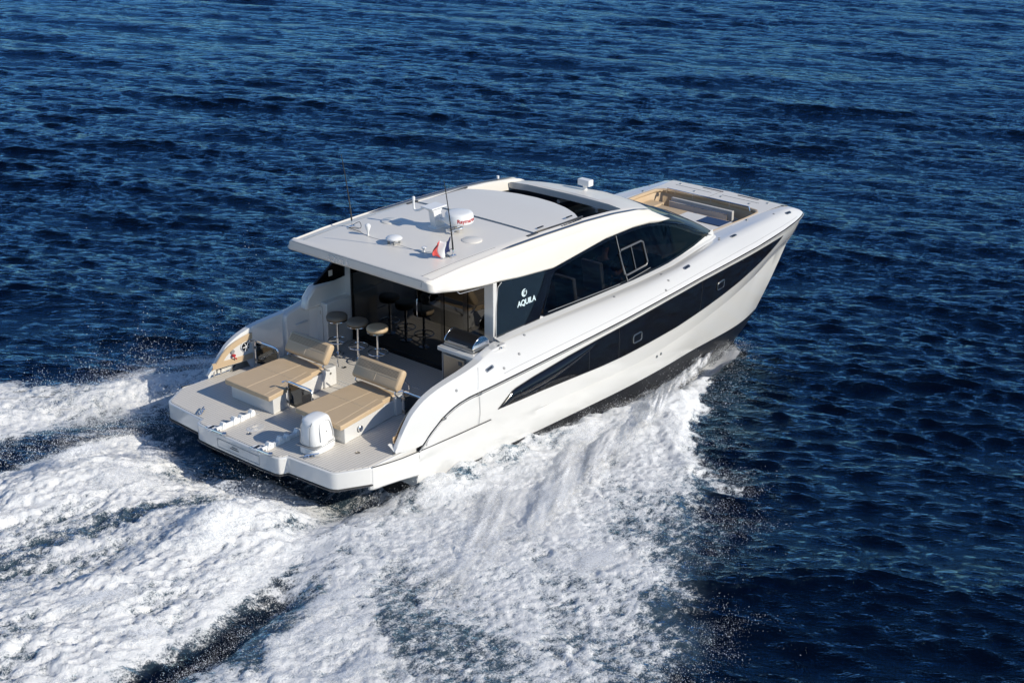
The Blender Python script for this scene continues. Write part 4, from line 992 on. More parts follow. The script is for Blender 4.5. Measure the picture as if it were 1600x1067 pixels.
# white outboard cowling standing on the platform
t = empty('outboard_motor', (-3.05, -1.28, .004), rz=math.radians(8), label='white tender outboard motor cowling standing on the swim platform', cat='outboard motor')
def cowl(sections, n=20, e=3.2):
    rows = []
    for z, x0, x1, w in sections:
        r = []
        for k in range(n):
            a = 2 * PI * k / n; c, s = math.cos(a), math.sin(a)
            r.append(((x0 + x1) / 2 + (x1 - x0) / 2 * math.copysign(abs(c) ** (2 / e), c), w * math.copysign(abs(s) ** (2 / e), s), z))
        rows.append(r)
    return rows
b = MB(); R = cowl([(.0, -.30, .28, .19), (.02, -.33, .30, .205), (.12, -.33, .30, .205), (.145, -.32, .29, .20)]); b.grid(R, closed_u=True); b.add(R[0], [tuple(range(20))]); b.add(R[-1], [tuple(range(20))]); b.build('lower_cowl', 'whitep', t, sharp=50)
b = MB(); R = cowl([(.15, -.29, .27, .19), (.17, -.31, .28, .195), (.35, -.30, .26, .187), (.50, -.29, .22, .178), (.57, -.275, .185, .168), (.602, -.24, .15, .148), (.618, -.18, .09, .11), (.622, -.10, .02, .04)]); b.grid(R, closed_u=True); b.add(R[0], [tuple(range(20))]); b.add(R[-1], [tuple(range(20))]); tc_ = b.build('upper_cowl', 'whitep', t, sharp=60)
b = MB()
for s_ in (-1, 1):
    P = [(-.16, .22), (-.16, .48), (-.10, .545), (.02, .55), (.10, .51), (.17, .30), (.17, .22)]
    for dz, o_ in ((0, .012),):
        pts = [(x, s_ * (interp(z, [.15, .35, .5, .58], [.197, .189, .174, .155]) * (1 - abs(x + .02) ** 3.2 * 18 * .2) + .002), z) for x, z in smooth_path([(p[0], p[1], 0) for p in P], 3) and [(q.x, q.y) for q in smooth_path([(p[0], p[1], 0) for p in P], 3)]]
        b.tube(pts, .010, 6)
b.build('cowl_moulding', 'palegrey', tc_)
b = MB(); b.box(-.34, -.15, -.20, .20, .142, .152); b.tube([(-.31, -.21, .135), (.28, -.21, .135)], .004, 4); b.tube([(-.335, .1, .2), (-.31, .1, .5), (-.25, .1, .58)], .006, 4); b.tube([(-.335, -.1, .2), (-.31, -.1, .5), (-.25, -.1, .58)], .006, 4); b.build('cowl_seam', 'grey', t)
b = MB(); b.box(.02, .16, -.2105, -.2055, .16, .17); b.lathe([(.012, 0), (.012, .008)], n=10, m=Matrix.Rotation(PI / 2, 4, 'X'), c=(.0, -.186, .36)); b.build('badge', 'grey', t)

# French flag on the starboard whip
t = empty('flag', (.27, -1.27, 2.55), label='small red, white and blue tricolour flag fluttering from the right roof antenna', cat='flag')
def flagpt(u, v):
    x = -.03 - .28 * u + .03 * math.sin(v * 6 + u * 3) * u; y = .13 * u + .04 * math.sin(u * 9 + v * 2.5) * (0.3 + u); z = .02 + .29 * v * (1 - .05 * u) - .05 * u + .035 * math.sin(u * 7 + 1 + v)
    return (x, y + .02 * math.sin(v * 5), z)
for nm_, u0, u1, mt in (('blue_band', 0, .34, 'blue'), ('white_band', .34, .66, 'whitecloth'), ('red_band', .66, 1, 'red')):
    b = MB(); b.grid([[flagpt(u0 + (u1 - u0) * i / 8, j / 10) for j in range(11)] for i in range(9)]); b.build(nm_, mt, t, solid=.004, sharp=80)

# helm: chairs and the person driving
def helm_chair(loc, label):
    t = empty('helm_chair', loc, label=label, cat='chair', group='helm chairs in the cabin')
    b = MB(); b.box(-.24, .24, -.25, .25, .50, .60); b.build('seat', 'whitecloth', t, bevel=.04, seg=3)
    b = MB(); b.box(-.30, -.20, -.25, .25, .58, 1.22); b.v = [(x - (z - .58) * .18, y, z) for x, y, z in b.v]; b.build('backrest', 'whitecloth', t, bevel=.03, seg=3)
    b = MB(); b.tube([(0, 0, 0), (0, 0, .5)], .06, 12); b.lathe([(.2, 0), (.2, .02), (.06, .05)], n=20); b.build('pedestal', 'chrome', t)
    return t
helm_chair((3.95, -1.15, .002), 'pale helm chair behind the side glass, left of the person')
helm_chair((5.0, -1.0, .002), 'pale helm chair the person sits on behind the side glass')
def skin_body(name, joints, edges, mat, parent=None):
    me = bpy.data.meshes.new(name); me.from_pydata([j[0] for j in joints], edges, [])
    o = bpy.data.objects.new(name, me); COL.objects.link(o); me.materials.append(M[mat])
    md = o.modifiers.new('skin', 'SKIN'); md.use_smooth_shade = True
    for i, j in enumerate(joints): me.skin_vertices[0].data[i].radius = (j[1], j[2] if len(j) > 2 else j[1]); 
    me.skin_vertices[0].data[0].use_root = True
    s = o.modifiers.new('sub', 'SUBSURF'); s.levels = 1; s.render_levels = 2
    if parent: o.parent = parent
    return o
px_, py_, pz_ = 5.0, -1.0, .66
J = [((px_, py_, pz_), .13, .15), ((px_ + .01, py_, pz_ + .2), .12, .15), ((px_ + .03, py_, pz_ + .40), .13, .17), ((px_ + .05, py_, pz_ + .53), .06), ((px_ + .07, py_, pz_ + .62), .055), ((px_ + .09, py_, pz_ + .72), .085, .075), ((px_ + .09, py_, pz_ + .80), .075, .065),
     ((px_ + .04, py_ - .19, pz_ + .46), .06), ((px_ + .10, py_ - .28, pz_ + .20), .045), ((px_ + .34, py_ - .22, pz_ + .22), .035), ((px_ + .42, py_ - .20, pz_ + .25), .028),
     ((px_ + .04, py_ + .19, pz_ + .46), .06), ((px_ + .10, py_ + .28, pz_ + .20), .045), ((px_ + .34, py_ + .18, pz_ + .24), .035), ((px_ + .42, py_ + .16, pz_ + .27), .028),
     ((px_ + .10, py_ - .10, pz_ - .02), .085), ((px_ + .44, py_ - .14, pz_ + .0), .065), ((px_ + .48, py_ - .14, pz_ - .42), .045), ((px_ + .60, py_ - .14, pz_ - .56), .035),
     ((px_ + .10, py_ + .10, pz_ - .02), .085), ((px_ + .44, py_ + .14, pz_ + .0), .065), ((px_ + .48, py_ + .14, pz_ - .42), .045), ((px_ + .60, py_ + .14, pz_ - .56), .035)]
E_ = [(0, 1), (1, 2), (2, 3), (3, 4), (4, 5), (5, 6), (2, 7), (7, 8), (8, 9), (9, 10), (2, 11), (11, 12), (12, 13), (13, 14), (0, 15), (15, 16), (16, 17), (17, 18), (0, 19), (19, 20), (20, 21), (21, 22)]
pers = empty('person', (px_, py_, .6), label='person in dark clothes seated at the helm behind the tinted side glass, bare forearms forward', cat='person')
def pchild(o):
    o.parent = pers; o.matrix_parent_inverse = Matrix.Translation((-px_, -py_, -.6)); return o
body = pchild(skin_body('body', J, E_, 'skin'))
J2 = [((px_, py_, pz_), .145, .165), ((px_ + .01, py_, pz_ + .2), .135, .165), ((px_ + .03, py_, pz_ + .42), .145, .185), ((px_ + .04, py_ - .20, pz_ + .455), .078), ((px_ + .08, py_ - .27, pz_ + .28), .065), ((px_ + .04, py_ + .20, pz_ + .455), .078), ((px_ + .08, py_ + .27, pz_ + .28), .065),
      ((px_ + .10, py_ - .10, pz_ - .02), .10), ((px_ + .44, py_ - .14, pz_ + .0), .08), ((px_ + .10, py_ + .10, pz_ - .02), .10), ((px_ + .44, py_ + .14, pz_ + .0), .08)]
pchild(skin_body('clothing', J2, [(0, 1), (1, 2), (2, 3), (3, 4), (2, 5), (5, 6), (0, 7), (7, 8), (0, 9), (9, 10)], 'shirt'))
hr = MB(); hr.lathe([(.001, .115), (.05, .11), (.09, .07), (.102, .0), (.098, -.04), (.06, -.045)], n=18, c=(px_ + .075, py_, pz_ + .80)); pchild(hr.build('hair', 'hair'))
fing = MB()
for s_, hx in ((-1, py_ - .20), (1, py_ + .16)):
    for k in range(4):
        yy = hx + (k - 1.5) * .02; L_ = (.075, .085, .08, .065)[k]; z0 = pz_ + .26
        fing.tube([(px_ + .42, yy, z0), (px_ + .42 + L_ * .5, yy, z0 + .012), (px_ + .42 + L_ * .8, yy, z0 - .01), (px_ + .42 + L_ * .85, yy, z0 - .035)], [.010, .009, .008, .007], 7)
    fing.tube([(px_ + .40, hx - s_ * .03, z0), (px_ + .44, hx - s_ * .05, z0 - .005), (px_ + .47, hx - s_ * .045, z0 - .03)], [.012, .010, .008], 7)
pchild(fing.build('fingers', 'skin', split=False))
wl = empty('steering_wheel', (5.6, -1.0, .93), label='steering wheel in front of the person at the helm', cat='steering wheel')
b = MB(); m = Matrix.Rotation(math.radians(-62), 4, 'Y'); b.tube([m @ Vector((.19 * math.cos(a), .19 * math.sin(a), 0)) for a in np.linspace(0, 2 * PI, 25)[:-1]], .014, 7, closed=True); b.build('rim', 'black', wl)
b = MB()
for a in (0, 2.1, 4.2): b.tube([m @ Vector((0, 0, 0)), m @ Vector((.19 * math.cos(a), .19 * math.sin(a), 0))], .01, 6)
b.tube([(0, 0, 0), m @ Vector((0, 0, -.25))], .03, 8); b.build('hub', 'steel', wl)

# ---- settle everything on its trim
bpy.context.view_layer.update()
for o in list(bpy.data.objects):
    if o.parent is None and o.type in ('MESH', 'EMPTY'): o.matrix_world = T_BOAT @ o.matrix_world
# ================================================================ SEA
rng = np.random.default_rng(11)
_perm = rng.permutation(4096)
_ga = rng.uniform(0, 2 * PI, 4096)
_gx = np.cos(_ga); _gy = np.sin(_ga)
def perlin(x, y):
    xi = np.floor(x).astype(np.int64); yi = np.floor(y).astype(np.int64); fx = x - xi; fy = y - yi
    def g(ix, iy, dx, dy):
        k = _perm[(ix + _perm[iy & 4095]) & 4095]; return _gx[k] * dx + _gy[k] * dy
    u = fx * fx * fx * (fx * (fx * 6 - 15) + 10); v = fy * fy * fy * (fy * (fy * 6 - 15) + 10)
    a = g(xi, yi, fx, fy); b = g(xi + 1, yi, fx - 1, fy); c = g(xi, yi + 1, fx, fy - 1); d = g(xi + 1, yi + 1, fx - 1, fy - 1)
    return ((a + (b - a) * u) * (1 - v) + (c + (d - c) * u) * v) * 1.5
def fbm(x, y, s, o=4, r=.5, seed=0.):
    t = 0; a = 1; n = 0
    for k in range(o):
        t = t + a * perlin(x * s + seed + 17.3 * k, y * s - seed + 9.1 * k); n += a; a *= r; s *= 2.03
    return t / n
def billow(x, y, s, o=4, r=.5, seed=0.):
    t = 0; a = 1; n = 0
    for k in range(o):
        t = t + a * (1 - np.abs(perlin(x * s + seed + 13.7 * k, y * s - seed + 5.3 * k)) * 2.2); n += a; a *= r; s *= 2.07
    return t / n
def sst(a, b, x): t = np.clip((x - a) / (b - a), 0, 1); return t * t * (3 - 2 * t)
def sdist(x, y, P):
    P = np.array(P, float); d2 = np.full(x.shape, 1e9); ins = np.zeros(x.shape, bool)
    for i in range(len(P)):
        a = P[i]; b = P[(i + 1) % len(P)]; e = b - a
        t = np.clip(((x - a[0]) * e[0] + (y - a[1]) * e[1]) / (e @ e), 0, 1)
        d2 = np.minimum(d2, (x - a[0] - t * e[0]) ** 2 + (y - a[1] - t * e[1]) ** 2)
        c = (a[1] > y) != (b[1] > y)
        if abs(e[1]) > 1e-9: ins ^= c & (x < e[0] * (y - a[1]) / e[1] + a[0])
    d = np.sqrt(d2); return np.where(ins, d, -d)
def spaced(lo, hi, s0, f0, f1, smax_growth=1.22, far=3500, slo=None):
    pass
def axis(fine, ext_lo, ext_hi, g=1.25):
    a = list(fine); s = a[1] - a[0]; x = a[0]; lo = []
    while x > ext_lo: s *= g; x -= s; lo.append(x)
    s = a[-1] - a[-2]; x = a[-1]; hi = []
    while x < ext_hi: s *= g; x += s; hi.append(x)
    return np.array(lo[::-1] + a + hi)
# spacing grows slowly with distance from the boat's wake, then quickly out to the horizon
v = [15.0]
while v[-1] < 125: v.append(v[-1] + .030 + max(0, v[-1] - 24) * .0018)
V = axis(v, -3000, 4200)
u = [0.0]
while u[-1] < 44: u.append(u[-1] + .036 + max(0, u[-1] - 8) * .0045)
U = axis([-q for q in u[:0:-1]] + u, -3500, 3500)
yaw = math.radians(41.07); fx_, fy_ = math.cos(yaw), math.sin(yaw); ux, uy = math.sin(yaw), -math.cos(yaw)
UU, VV = np.meshgrid(U, V)
GX = (-18.66 + VV * fx_ + UU * ux).ravel(); GY = (-19.04 + VV * fy_ + UU * uy).ravel()
du = np.gradient(U); dv = np.gradient(V); SP = np.maximum(*np.meshgrid(du, dv)).ravel()

def wave_field(x, y, sp):
    """sum of many directional wave trains, with the crests drawn together"""
    r = np.random.default_rng(5); h = np.zeros_like(x); dx = np.zeros_like(x); dy = np.zeros_like(x)
    wx = x + .55 * fbm(x, y, .19, 2, .5, 3.1); wy = y + .55 * fbm(x, y, .19, 2, .5, 8.7)
    gust = 1 + .85 * fbm(x, y, .055, 2, .5, 21.)
    main = yaw - math.radians(12)
    for k in range(120):
        L = .26 * (10 / .26) ** (((k + r.uniform()) / 120) ** 1.35)
        spread = math.radians(np.interp(math.log(L), [math.log(.3), math.log(2), math.log(11)], [21, 16, 12]))
        th = main + r.normal() * spread
        st = np.interp(L, [.26, .5, .9, 1.5, 2.4, 4, 6, 10], [.048, .044, .027, .023, .021, .019, .017, .012])  # slope of this train
        K = 2 * PI / L; A = st / K; ph = r.uniform(0, 2 * PI)
        c, s = math.cos(th), math.sin(th)
        p = K * (c * wx + s * wy) + ph
        f = np.clip((L / sp - 2.5) / 3, 0, 1)
        if L < 2: f = f * gust
        cp = np.cos(p); sp_ = np.sin(p)
        h += A * f * cp; dx -= A * f * c * sp_ * .9; dy -= A * f * s * sp_ * .9
    return h, dx, dy

WH, WDX, WDY = wave_field(GX, GY, SP)
PS = [(9.1, -1.65), (8.4, -2.1), (7.5, -2.5), (6.5, -2.9), (5.56, -3.3), (4.48, -4.0), (3.6, -4.75), (2.3, -6.1), (.9, -6.65), (.1, -7.3), (-.6, -7.8), (-1.9, -8.4), (-2.5, -9.0), (-4.4, -9.3), (-7.0, -10.0), (-12, -12), (-30, -16), (-30, -7.0),
      (-12, -5.4), (-9.15, -4.5), (-7.6, -4.0), (-6.3, -3.45), (-5.3, -3.0), (-4.22, -2.45), (-2.64, -2.0), (-1.5, -1.95), (2, -2.2), (6, -1.9), (8.3, -1.5)]
PC = [(-1.7, -2.0), (-2.64, -2.25), (-4.22, -2.72), (-5.84, -3.25), (-7.3, -3.6), (-9.5, -3.85), (-14, -4.1), (-30, -5), (-30, 5), (-14, 3.7), (-6.46, 2.95), (-5.06, 3.05), (-3.63, 2.95), (-1.7, 2.4)]
PP = [(8.8, 1.6), (8, 2.0), (6.5, 2.5), (4.5, 3.0), (2, 3.7), (0, 4.4), (-1.15, 4.95), (-2.12, 5.4), (-3.61, 6.3), (-4.2, 7.0), (-8, 9.2), (-20, 14), (-30, 16), (-30, 6), (-14, 5.0), (-8, 4.3), (-5.86, 4.0), (-4.4, 3.95), (-3, 3.5), (-1.0, 2.7), (3, 2.3), (8, 1.5)]
def gs(v, m, w): return np.exp(-((v - m) / w) ** 2)
def hull_side(x): return np.interp(x, [-2.5, 3, 5.3, 6.8, 8, 8.9], [2.35, 2.38, 2.28, 2.0, 1.75, 1.5])
def wake(x, y):
    """foam density, height and aeration at points on the water"""
    wx = x + .40 * fbm(x, y, .9, 4, .55, 1.7) + .10 * fbm(x, y, 4, 2, .5, 4.); wy = y + .40 * fbm(x, y, .9, 4, .55, 7.9) + .10 * fbm(x, y, 4, 2, .5, 14.)
    tx = x + .14 * fbm(x, y, 1.4, 4, .55, 31.); ty = y + .14 * fbm(x, y, 1.4, 4, .55, 37.)
    s = sdist(wx, wy, PS); c = sdist(tx, ty, PC); p = sdist(wx, wy, PP)
    hull_d = np.clip(-y - hull_side(x), 0, 9)
    # --- starboard: sheet thrown out and aft, streaks run away from the hull
    th = math.radians(-122); a = wx * math.cos(th) + wy * math.sin(th); b = -wx * math.sin(th) + wy * math.cos(th)
    s1 = billow(a * .30, b, .75, 4, .55, 2.); s2 = billow(a * .55, b, 2.3, 4, .6, 5.); s3 = billow(x, y, 6.5, 3, .6, 19.)
    st1 = fbm(a * .35, b, .42, 4, .55, 2.)
    nearh = np.exp(-hull_d / 2.0)
    rim = gs(s, .45, .4) * sst(1.0, 3.5, x)
    reliefS = s1 * .5 + s2 * .4 + s3 * .25 - .60
    fingers = fbm(a * .25, b, 1.5, 3, .5, 60.)
    dS = sst(-.15, .35 + .9 * sst(4, 1, x), s + fingers * (.9 - .5 * sst(2, 4, x))) * np.clip(.86 + .30 * nearh + .55 * st1 + .45 * reliefS - .16 * sst(3.0, 9.0, -y) + .30 * rim, 0, 1.3)
    dS = dS * (1 - .50 * sst(.0, .45, fbm(a * .35, b, .40, 3, .5, 141.)) * sst(3.4, 5.0, -y))
    # --- centre wake: torn, streaming fore and aft
    qx = x + .5 * fbm(x, y, .55, 3, .5, 71.); qy = y + .30 * fbm(x, y, .8, 4, .55, 73.)
    c1 = billow(qx * .33, qy, .72, 4, .5, 3.); c2 = billow(qx * .55, qy, 2.1, 4, .6, 9.); c3 = billow(x * .8, y, 6.0, 3, .6, 29.)
    reliefC = c1 * .34 + c2 * .30 + c3 * .25 - .45 + .45 * fbm(qx * .5, qy, 1.5, 5, .6, 83.)
    plume = gs(y, -1.45 + .10 * (x + 5), .75) * sst(-2.6, -4.6, x) * np.exp(-np.clip(-x - 5.2, 0, 99) / 3.5) + .75 * gs(y, 1.5, .7) * sst(-3.0, -5.4, x) * np.exp(-np.clip(-x - 6, 0, 99) / 4)
    dark = gs(y, -.15 - .10 * (x + 5), .30) * sst(-3.4, -4.6, x) * .5
    sa = fbm(x * .16, y, .8, 4, .55, 11.)
    dC = sst(-.12, .30, c) * np.clip(.78 + .62 * sa + .80 * reliefC - dark + .55 * plume + .28 * gs(c, .3, .35), 0, 1.4)
    dC = dC * (.30 + .70 * sst(-2.5, -3.4, x + .7 * sst(0, 1, y)))
    # --- port side
    p1 = billow(qx * .5, qy, .9, 4, .55, 41.); p2 = billow(x, y, 3, 4, .6, 45.); reliefP = p1 * .5 + p2 * .5 - .52
    dP = sst(-.3, .4, p) * np.clip(.92 + .4 * fbm(x, y, .5, 3, .5, 49.) + .7 * reliefP, 0, 1.3)
    # white water that closes the furrow just behind the starboard quarter
    bridge = gs(c + .15, 0, .55) * sst(-6.6, -5.0, x) * sst(-1.2, -2.6, x) * (y < 0) * np.clip(.95 + .8 * (s2 - .5), 0, 1.2)
    dS = np.maximum(dS, .95 * gs(hull_d, 0, .6) * sst(5.0, 3.2, x) * sst(-2.4, -1.6, x) * (y < 0) * np.clip(.85 + .8 * (s2 - .5), 0, 1.1))
    d = np.maximum.reduce([dS, dC, dP, bridge])
    aft_ = sst(5.0, 3.2, x)
    hS = .17 * gs(hull_d, 0, .55) * aft_ * (y < 0) * sst(-2.6, -1.4, x) * (1 + 1.2 * fbm(x, y, 1.6, 3, .5, 151.)) + sst(-.1, .8, s) * sst(0, .9, hull_d + .9 * aft_) * (.10 + .30 * gs(x, 5.0, 2.4) * gs(hull_d, 1.1, .9) + .09 * rim + .10 * st1)
    hC = sst(0, .7, c) * (-.26 * sst(-5.0, -3.2, x) * (1 - plume) + .12 * sst(-3.4, -6.0, x) + .34 * plume * (.8 + .9 * fbm(qx * .6, qy, .8, 3, .5, 95.)))
    hP = sst(-.1, 1.0, p) * (.16 + .25 * gs(x, -.5, 3.5))
    furrow = -.20 * gs(c, -.26, .30) * (y < 0) * sst(-4.8, -6.2, x)
    hS = hS - .16 * np.exp(-(hull_d / .45) ** 2) * sst(1.5, 4, x) * sst(9.4, 8.6, x) * (y < 0)
    H = hS + hC + hP + furrow + reliefS * .11 * sst(0, .8, s) + reliefC * .22 * sst(.05, .5, c) * sst(-3.0, -4.4, x) + reliefP * .17 * sst(0, .5, p)
    aer = np.maximum.reduce([sst(.0, .8, s), sst(-.10, .25, c), sst(-.4, .6, p), bridge * .8])
    return d, H, aer, s, c, p
near_ = (GX > -34) & (GX < 12) & (GY > -18) & (GY < 18) & (SP < .6)
foam = np.zeros_like(GX); HH = np.zeros_like(GX); aer = np.zeros_like(GX)
f_, h_, a_, s_, c_, p_ = wake(GX[near_], GY[near_])
foam[near_] = f_; HH[near_] = h_; aer[near_] = a_
calm = 1 - .55 * aer
# hidden depression so that no water pokes through the hulls or platform
PX = GX + WDX * calm; PY = GY + WDY * calm; PZ = WH * calm + HH
inside = sst(.35, -.15, np.abs(GY) - 2.05) * sst(-3.1, -2.2, GX) * sst(9.0, 7.8, GX)
PZ = PZ - .30 * inside
nv, nu = len(V), len(U)
me = bpy.data.meshes.new('sea')
idx = np.arange(nv * nu, dtype=np.int32).reshape(nv, nu)
quads = np.stack([idx[:-1, :-1], idx[:-1, 1:], idx[1:, 1:], idx[1:, :-1]], -1).reshape(-1, 4)
me.vertices.add(nv * nu); me.vertices.foreach_set('co', np.stack([PX, PY, PZ], -1).astype(np.float32).ravel())
me.loops.add(quads.size); me.loops.foreach_set('vertex_index', quads.ravel())
me.polygons.add(len(quads)); me.polygons.foreach_set('loop_start', np.arange(0, quads.size, 4, dtype=np.int32))
me.polygons.foreach_set('use_smooth', np.ones(len(quads), bool))
me.update(calc_edges=True)
at = me.attributes.new('foam', 'FLOAT', 'POINT'); at.data.foreach_set('value', foam.astype(np.float32))
at = me.attributes.new('coarse', 'FLOAT', 'POINT'); at.data.foreach_set('value', sst(.18, .6, SP).astype(np.float32))
at = me.attributes.new('aeration', 'FLOAT', 'POINT'); at.data.foreach_set('value', aer.astype(np.float32))

m, n, b, o = newmat('sea_water')
tc = N(n, 'ShaderNodeTexCoord')
def mapped(sx, sy, rot):
    mp = N(n, 'ShaderNodeMapping'); mp.inputs['Rotation'].default_value = (0, 0, rot); n.links.new(tc.outputs['Object'], mp.inputs[0])
    m2 = N(n, 'ShaderNodeMapping'); m2.inputs['Scale'].default_value = (sx, sy, sx); n.links.new(mp.outputs[0], m2.inputs[0]); return m2.outputs[0]
rip = noise(n, mapped(1, .38, -yaw), 4.5, 6, .60)
rip2 = noise(n, mapped(1, .45, -yaw + .25), 15, 3, .6)
ac = N(n, 'ShaderNodeAttribute'); ac.attribute_name = 'coarse'
rip3 = noise(n, mapped(1, .4, -yaw - .15), .55, 5, .6)
hgt = mathn(n, 'ADD', mathn(n, 'ADD', rip, mathn(n, 'MULTIPLY', rip2, .22)), mathn(n, 'MULTIPLY', mathn(n, 'MULTIPLY', rip3, 9.0), ac.outputs['Fac']))
bw_ = N(n, 'ShaderNodeBump'); bw_.inputs['Strength'].default_value = 1.0; bw_.inputs['Distance'].default_value = .11
n.links.new(hgt, bw_.inputs['Height']); n.links.new(bw_.outputs[0], b.inputs['Normal'])
af = N(n, 'ShaderNodeAttribute'); af.attribute_name = 'foam'; aa = N(n, 'ShaderNodeAttribute'); aa.attribute_name = 'aeration'
aer_col = mixc(n, aa.outputs['Fac'], (.0002, .0010, .0055), (.045, .072, .095))
n.links.new(aer_col, b.inputs['Base Color'])
b.inputs['Roughness'].default_value = .06; b.inputs['IOR'].default_value = 1.333
# foam
fb = N(n, 'ShaderNodeBsdfPrincipled'); fb.inputs['Roughness'].default_value = .85; fb.inputs['Specular IOR Level'].default_value = .2
g1 = noise(n, mapped(.5, 1, 0), 8.5, 8, .68); g2 = noise(n, mapped(1, 1, .6), 34, 5, .7)
gg = mathn(n, 'ADD', mathn(n, 'MULTIPLY', g1, .6), mathn(n, 'MULTIPLY', g2, .4))
gn = mathn(n, 'MULTIPLY', mathn(n, 'SUBTRACT', gg, .36), 1 / .28)
mr = N(n, 'ShaderNodeMapRange'); mr.interpolation_type = 'SMOOTHSTEP'
thr = mathn(n, 'SUBTRACT', 1.0, af.outputs['Fac'])
n.links.new(gn, mr.inputs['Value']); n.links.new(mathn(n, 'SUBTRACT', thr, .26), mr.inputs['From Min']); n.links.new(mathn(n, 'ADD', thr, .32), mr.inputs['From Max'])
fcol = mixc(n, mathn(n, 'MULTIPLY', gn, 1.0, clamp=True), (.71, .73, .745), (.93, .92, .905))
n.links.new(fcol, fb.inputs['Base Color'])
bf = N(n, 'ShaderNodeBump'); bf.inputs['Strength'].default_value = .9; bf.inputs['Distance'].default_value = .075
n.links.new(gg, bf.inputs['Height']); n.links.new(bf.outputs[0], fb.inputs['Normal'])
n.nodes.remove(b)
wdif = N(n, 'ShaderNodeBsdfDiffuse'); n.links.new(aer_col, wdif.inputs[0])
wgl = N(n, 'ShaderNodeBsdfGlossy'); wgl.inputs['Color'].default_value = (.42, .73, .96, 1); wgl.inputs['Roughness'].default_value = .06
n.links.new(bw_.outputs[0], wdif.inputs['Normal']); n.links.new(bw_.outputs[0], wgl.inputs['Normal'])
wfr = N(n, 'ShaderNodeFresnel'); wfr.inputs[0].default_value = 1.36; n.links.new(bw_.outputs[0], wfr.inputs['Normal'])
b = N(n, 'ShaderNodeMixShader'); n.links.new(mathn(n, 'MULTIPLY', mathn(n, 'POWER', wfr.outputs[0], 1.22), 1.85, clamp=True), b.inputs[0]); n.links.new(wdif.outputs[0], b.inputs[1]); n.links.new(wgl.outputs[0], b.inputs[2])
ms = N(n, 'ShaderNodeMixShader')
n.links.new(mathn(n, 'MULTIPLY', mr.outputs['Result'], mathn(n, 'MULTIPLY', af.outputs['Fac'], 8.0, clamp=True)), ms.inputs[0]); n.links.new(b.outputs[0], ms.inputs[1]); n.links.new(fb.outputs[0], ms.inputs[2]); n.links.new(ms.outputs[0], o.inputs[0])
me.materials.append(m)
sea = bpy.data.objects.new('sea', me); COL.objects.link(sea); tag(sea, kind='structure')

# ---------------------------------------------------------------- flying spray droplets
mw = newmat('droplet_white'); mw[2].inputs['Base Color'].default_value = (.86, .87, .88, 1); mw[2].inputs['Roughness'].default_value = .5; M['drop'] = mw[0]
def droplets(name, X, Y, Z, R, label=None):
    k = len(X); r = rng
    # each droplet is a small irregular octahedron
    base = np.array([(1, 0, 0), (-1, 0, 0), (0, 1, 0), (0, -1, 0), (0, 0, 1), (0, 0, -1)], float)
    sc = R[:, None, None] * r.uniform(.6, 1.35, (k, 6, 1))
    co = base[None] * sc + np.stack([X, Y, Z], -1)[:, None]
    tri = np.array([(0, 2, 4), (2, 1, 4), (1, 3, 4), (3, 0, 4), (2, 0, 5), (1, 2, 5), (3, 1, 5), (0, 3, 5)])
    F = (tri[None] + 6 * np.arange(k)[:, None, None]).reshape(-1, 3).astype(np.int32)
    me = bpy.data.meshes.new(name); me.vertices.add(k * 6); me.vertices.foreach_set('co', co.astype(np.float32).ravel())
    me.loops.add(F.size); me.loops.foreach_set('vertex_index', F.ravel()); me.polygons.add(len(F)); me.polygons.foreach_set('loop_start', np.arange(0, F.size, 3, dtype=np.int32))
    me.polygons.foreach_set('use_smooth', np.ones(len(F), bool)); me.update(calc_edges=True); me.materials.append(M['drop'])
    ob = bpy.data.objects.new(name, me); COL.objects.link(ob); tag(ob, kind='stuff', label=label, cat='spray'); return ob
def sample(n_, x0, x1, y0, y1, dens):
    x = rng.uniform(x0, x1, n_); y = rng.uniform(y0, y1, n_); d, H, ae, s, c, p = wake(x, y)
    keep = rng.uniform(0, 1, n_) < dens(x, y, d, s, c, p); return x[keep], y[keep], H[keep], s[keep], c[keep], p[keep]
def cluster(x, y): return np.clip(.35 + 1.6 * fbm(x, y, 1.3, 3, .6, 77.), 0, 1)
# starboard sheet: haze of drops over the sheet, torn outer edge
# starboard: fine drops torn from the edge of the sheet, many sizes
x, y, H, s, c, p = sample(520000, -11, 9.4, -10.5, -1.5, lambda x, y, d, s, c, p: (cluster(x, y) * (np.exp(-(s / .45) ** 2) * .8 + .25 * (s > 0)) + .8 * np.exp(-(s / .8) ** 2) * sst(.12, .5, fbm((x * math.sin(yaw) - y * math.cos(yaw)) * .35, x * math.cos(yaw) + y * math.sin(yaw), 1.5, 3, .5, 131.))) * sst(-1.5, -.2, s))
z = H + rng.exponential(1, len(x)) * (.04 + .16 * np.exp(-((x - 6) / 2.2) ** 2)); droplets('spray', x, y, z, .0022 + .0055 * rng.uniform(0, 1, len(x)) ** 7, 'white spray droplets over the foam thrown out on the right side of the yacht')
n_ = 30000; x = rng.uniform(-2.5, 8.9, n_); o_ = rng.exponential(.16, n_)
y = -hull_side(x) - o_ - .02; z = .02 + rng.exponential(1, n_) * .06 * (.4 + np.clip(1.2 * fbm(x, y * 0, 1.7, 3, .6, 4.) + .6, 0, 1.4))
droplets('waterline_spray', x, y, z, .0025 + .006 * rng.uniform(0, 1, n_) ** 5, 'fine white spray climbing the hull along the waterline')
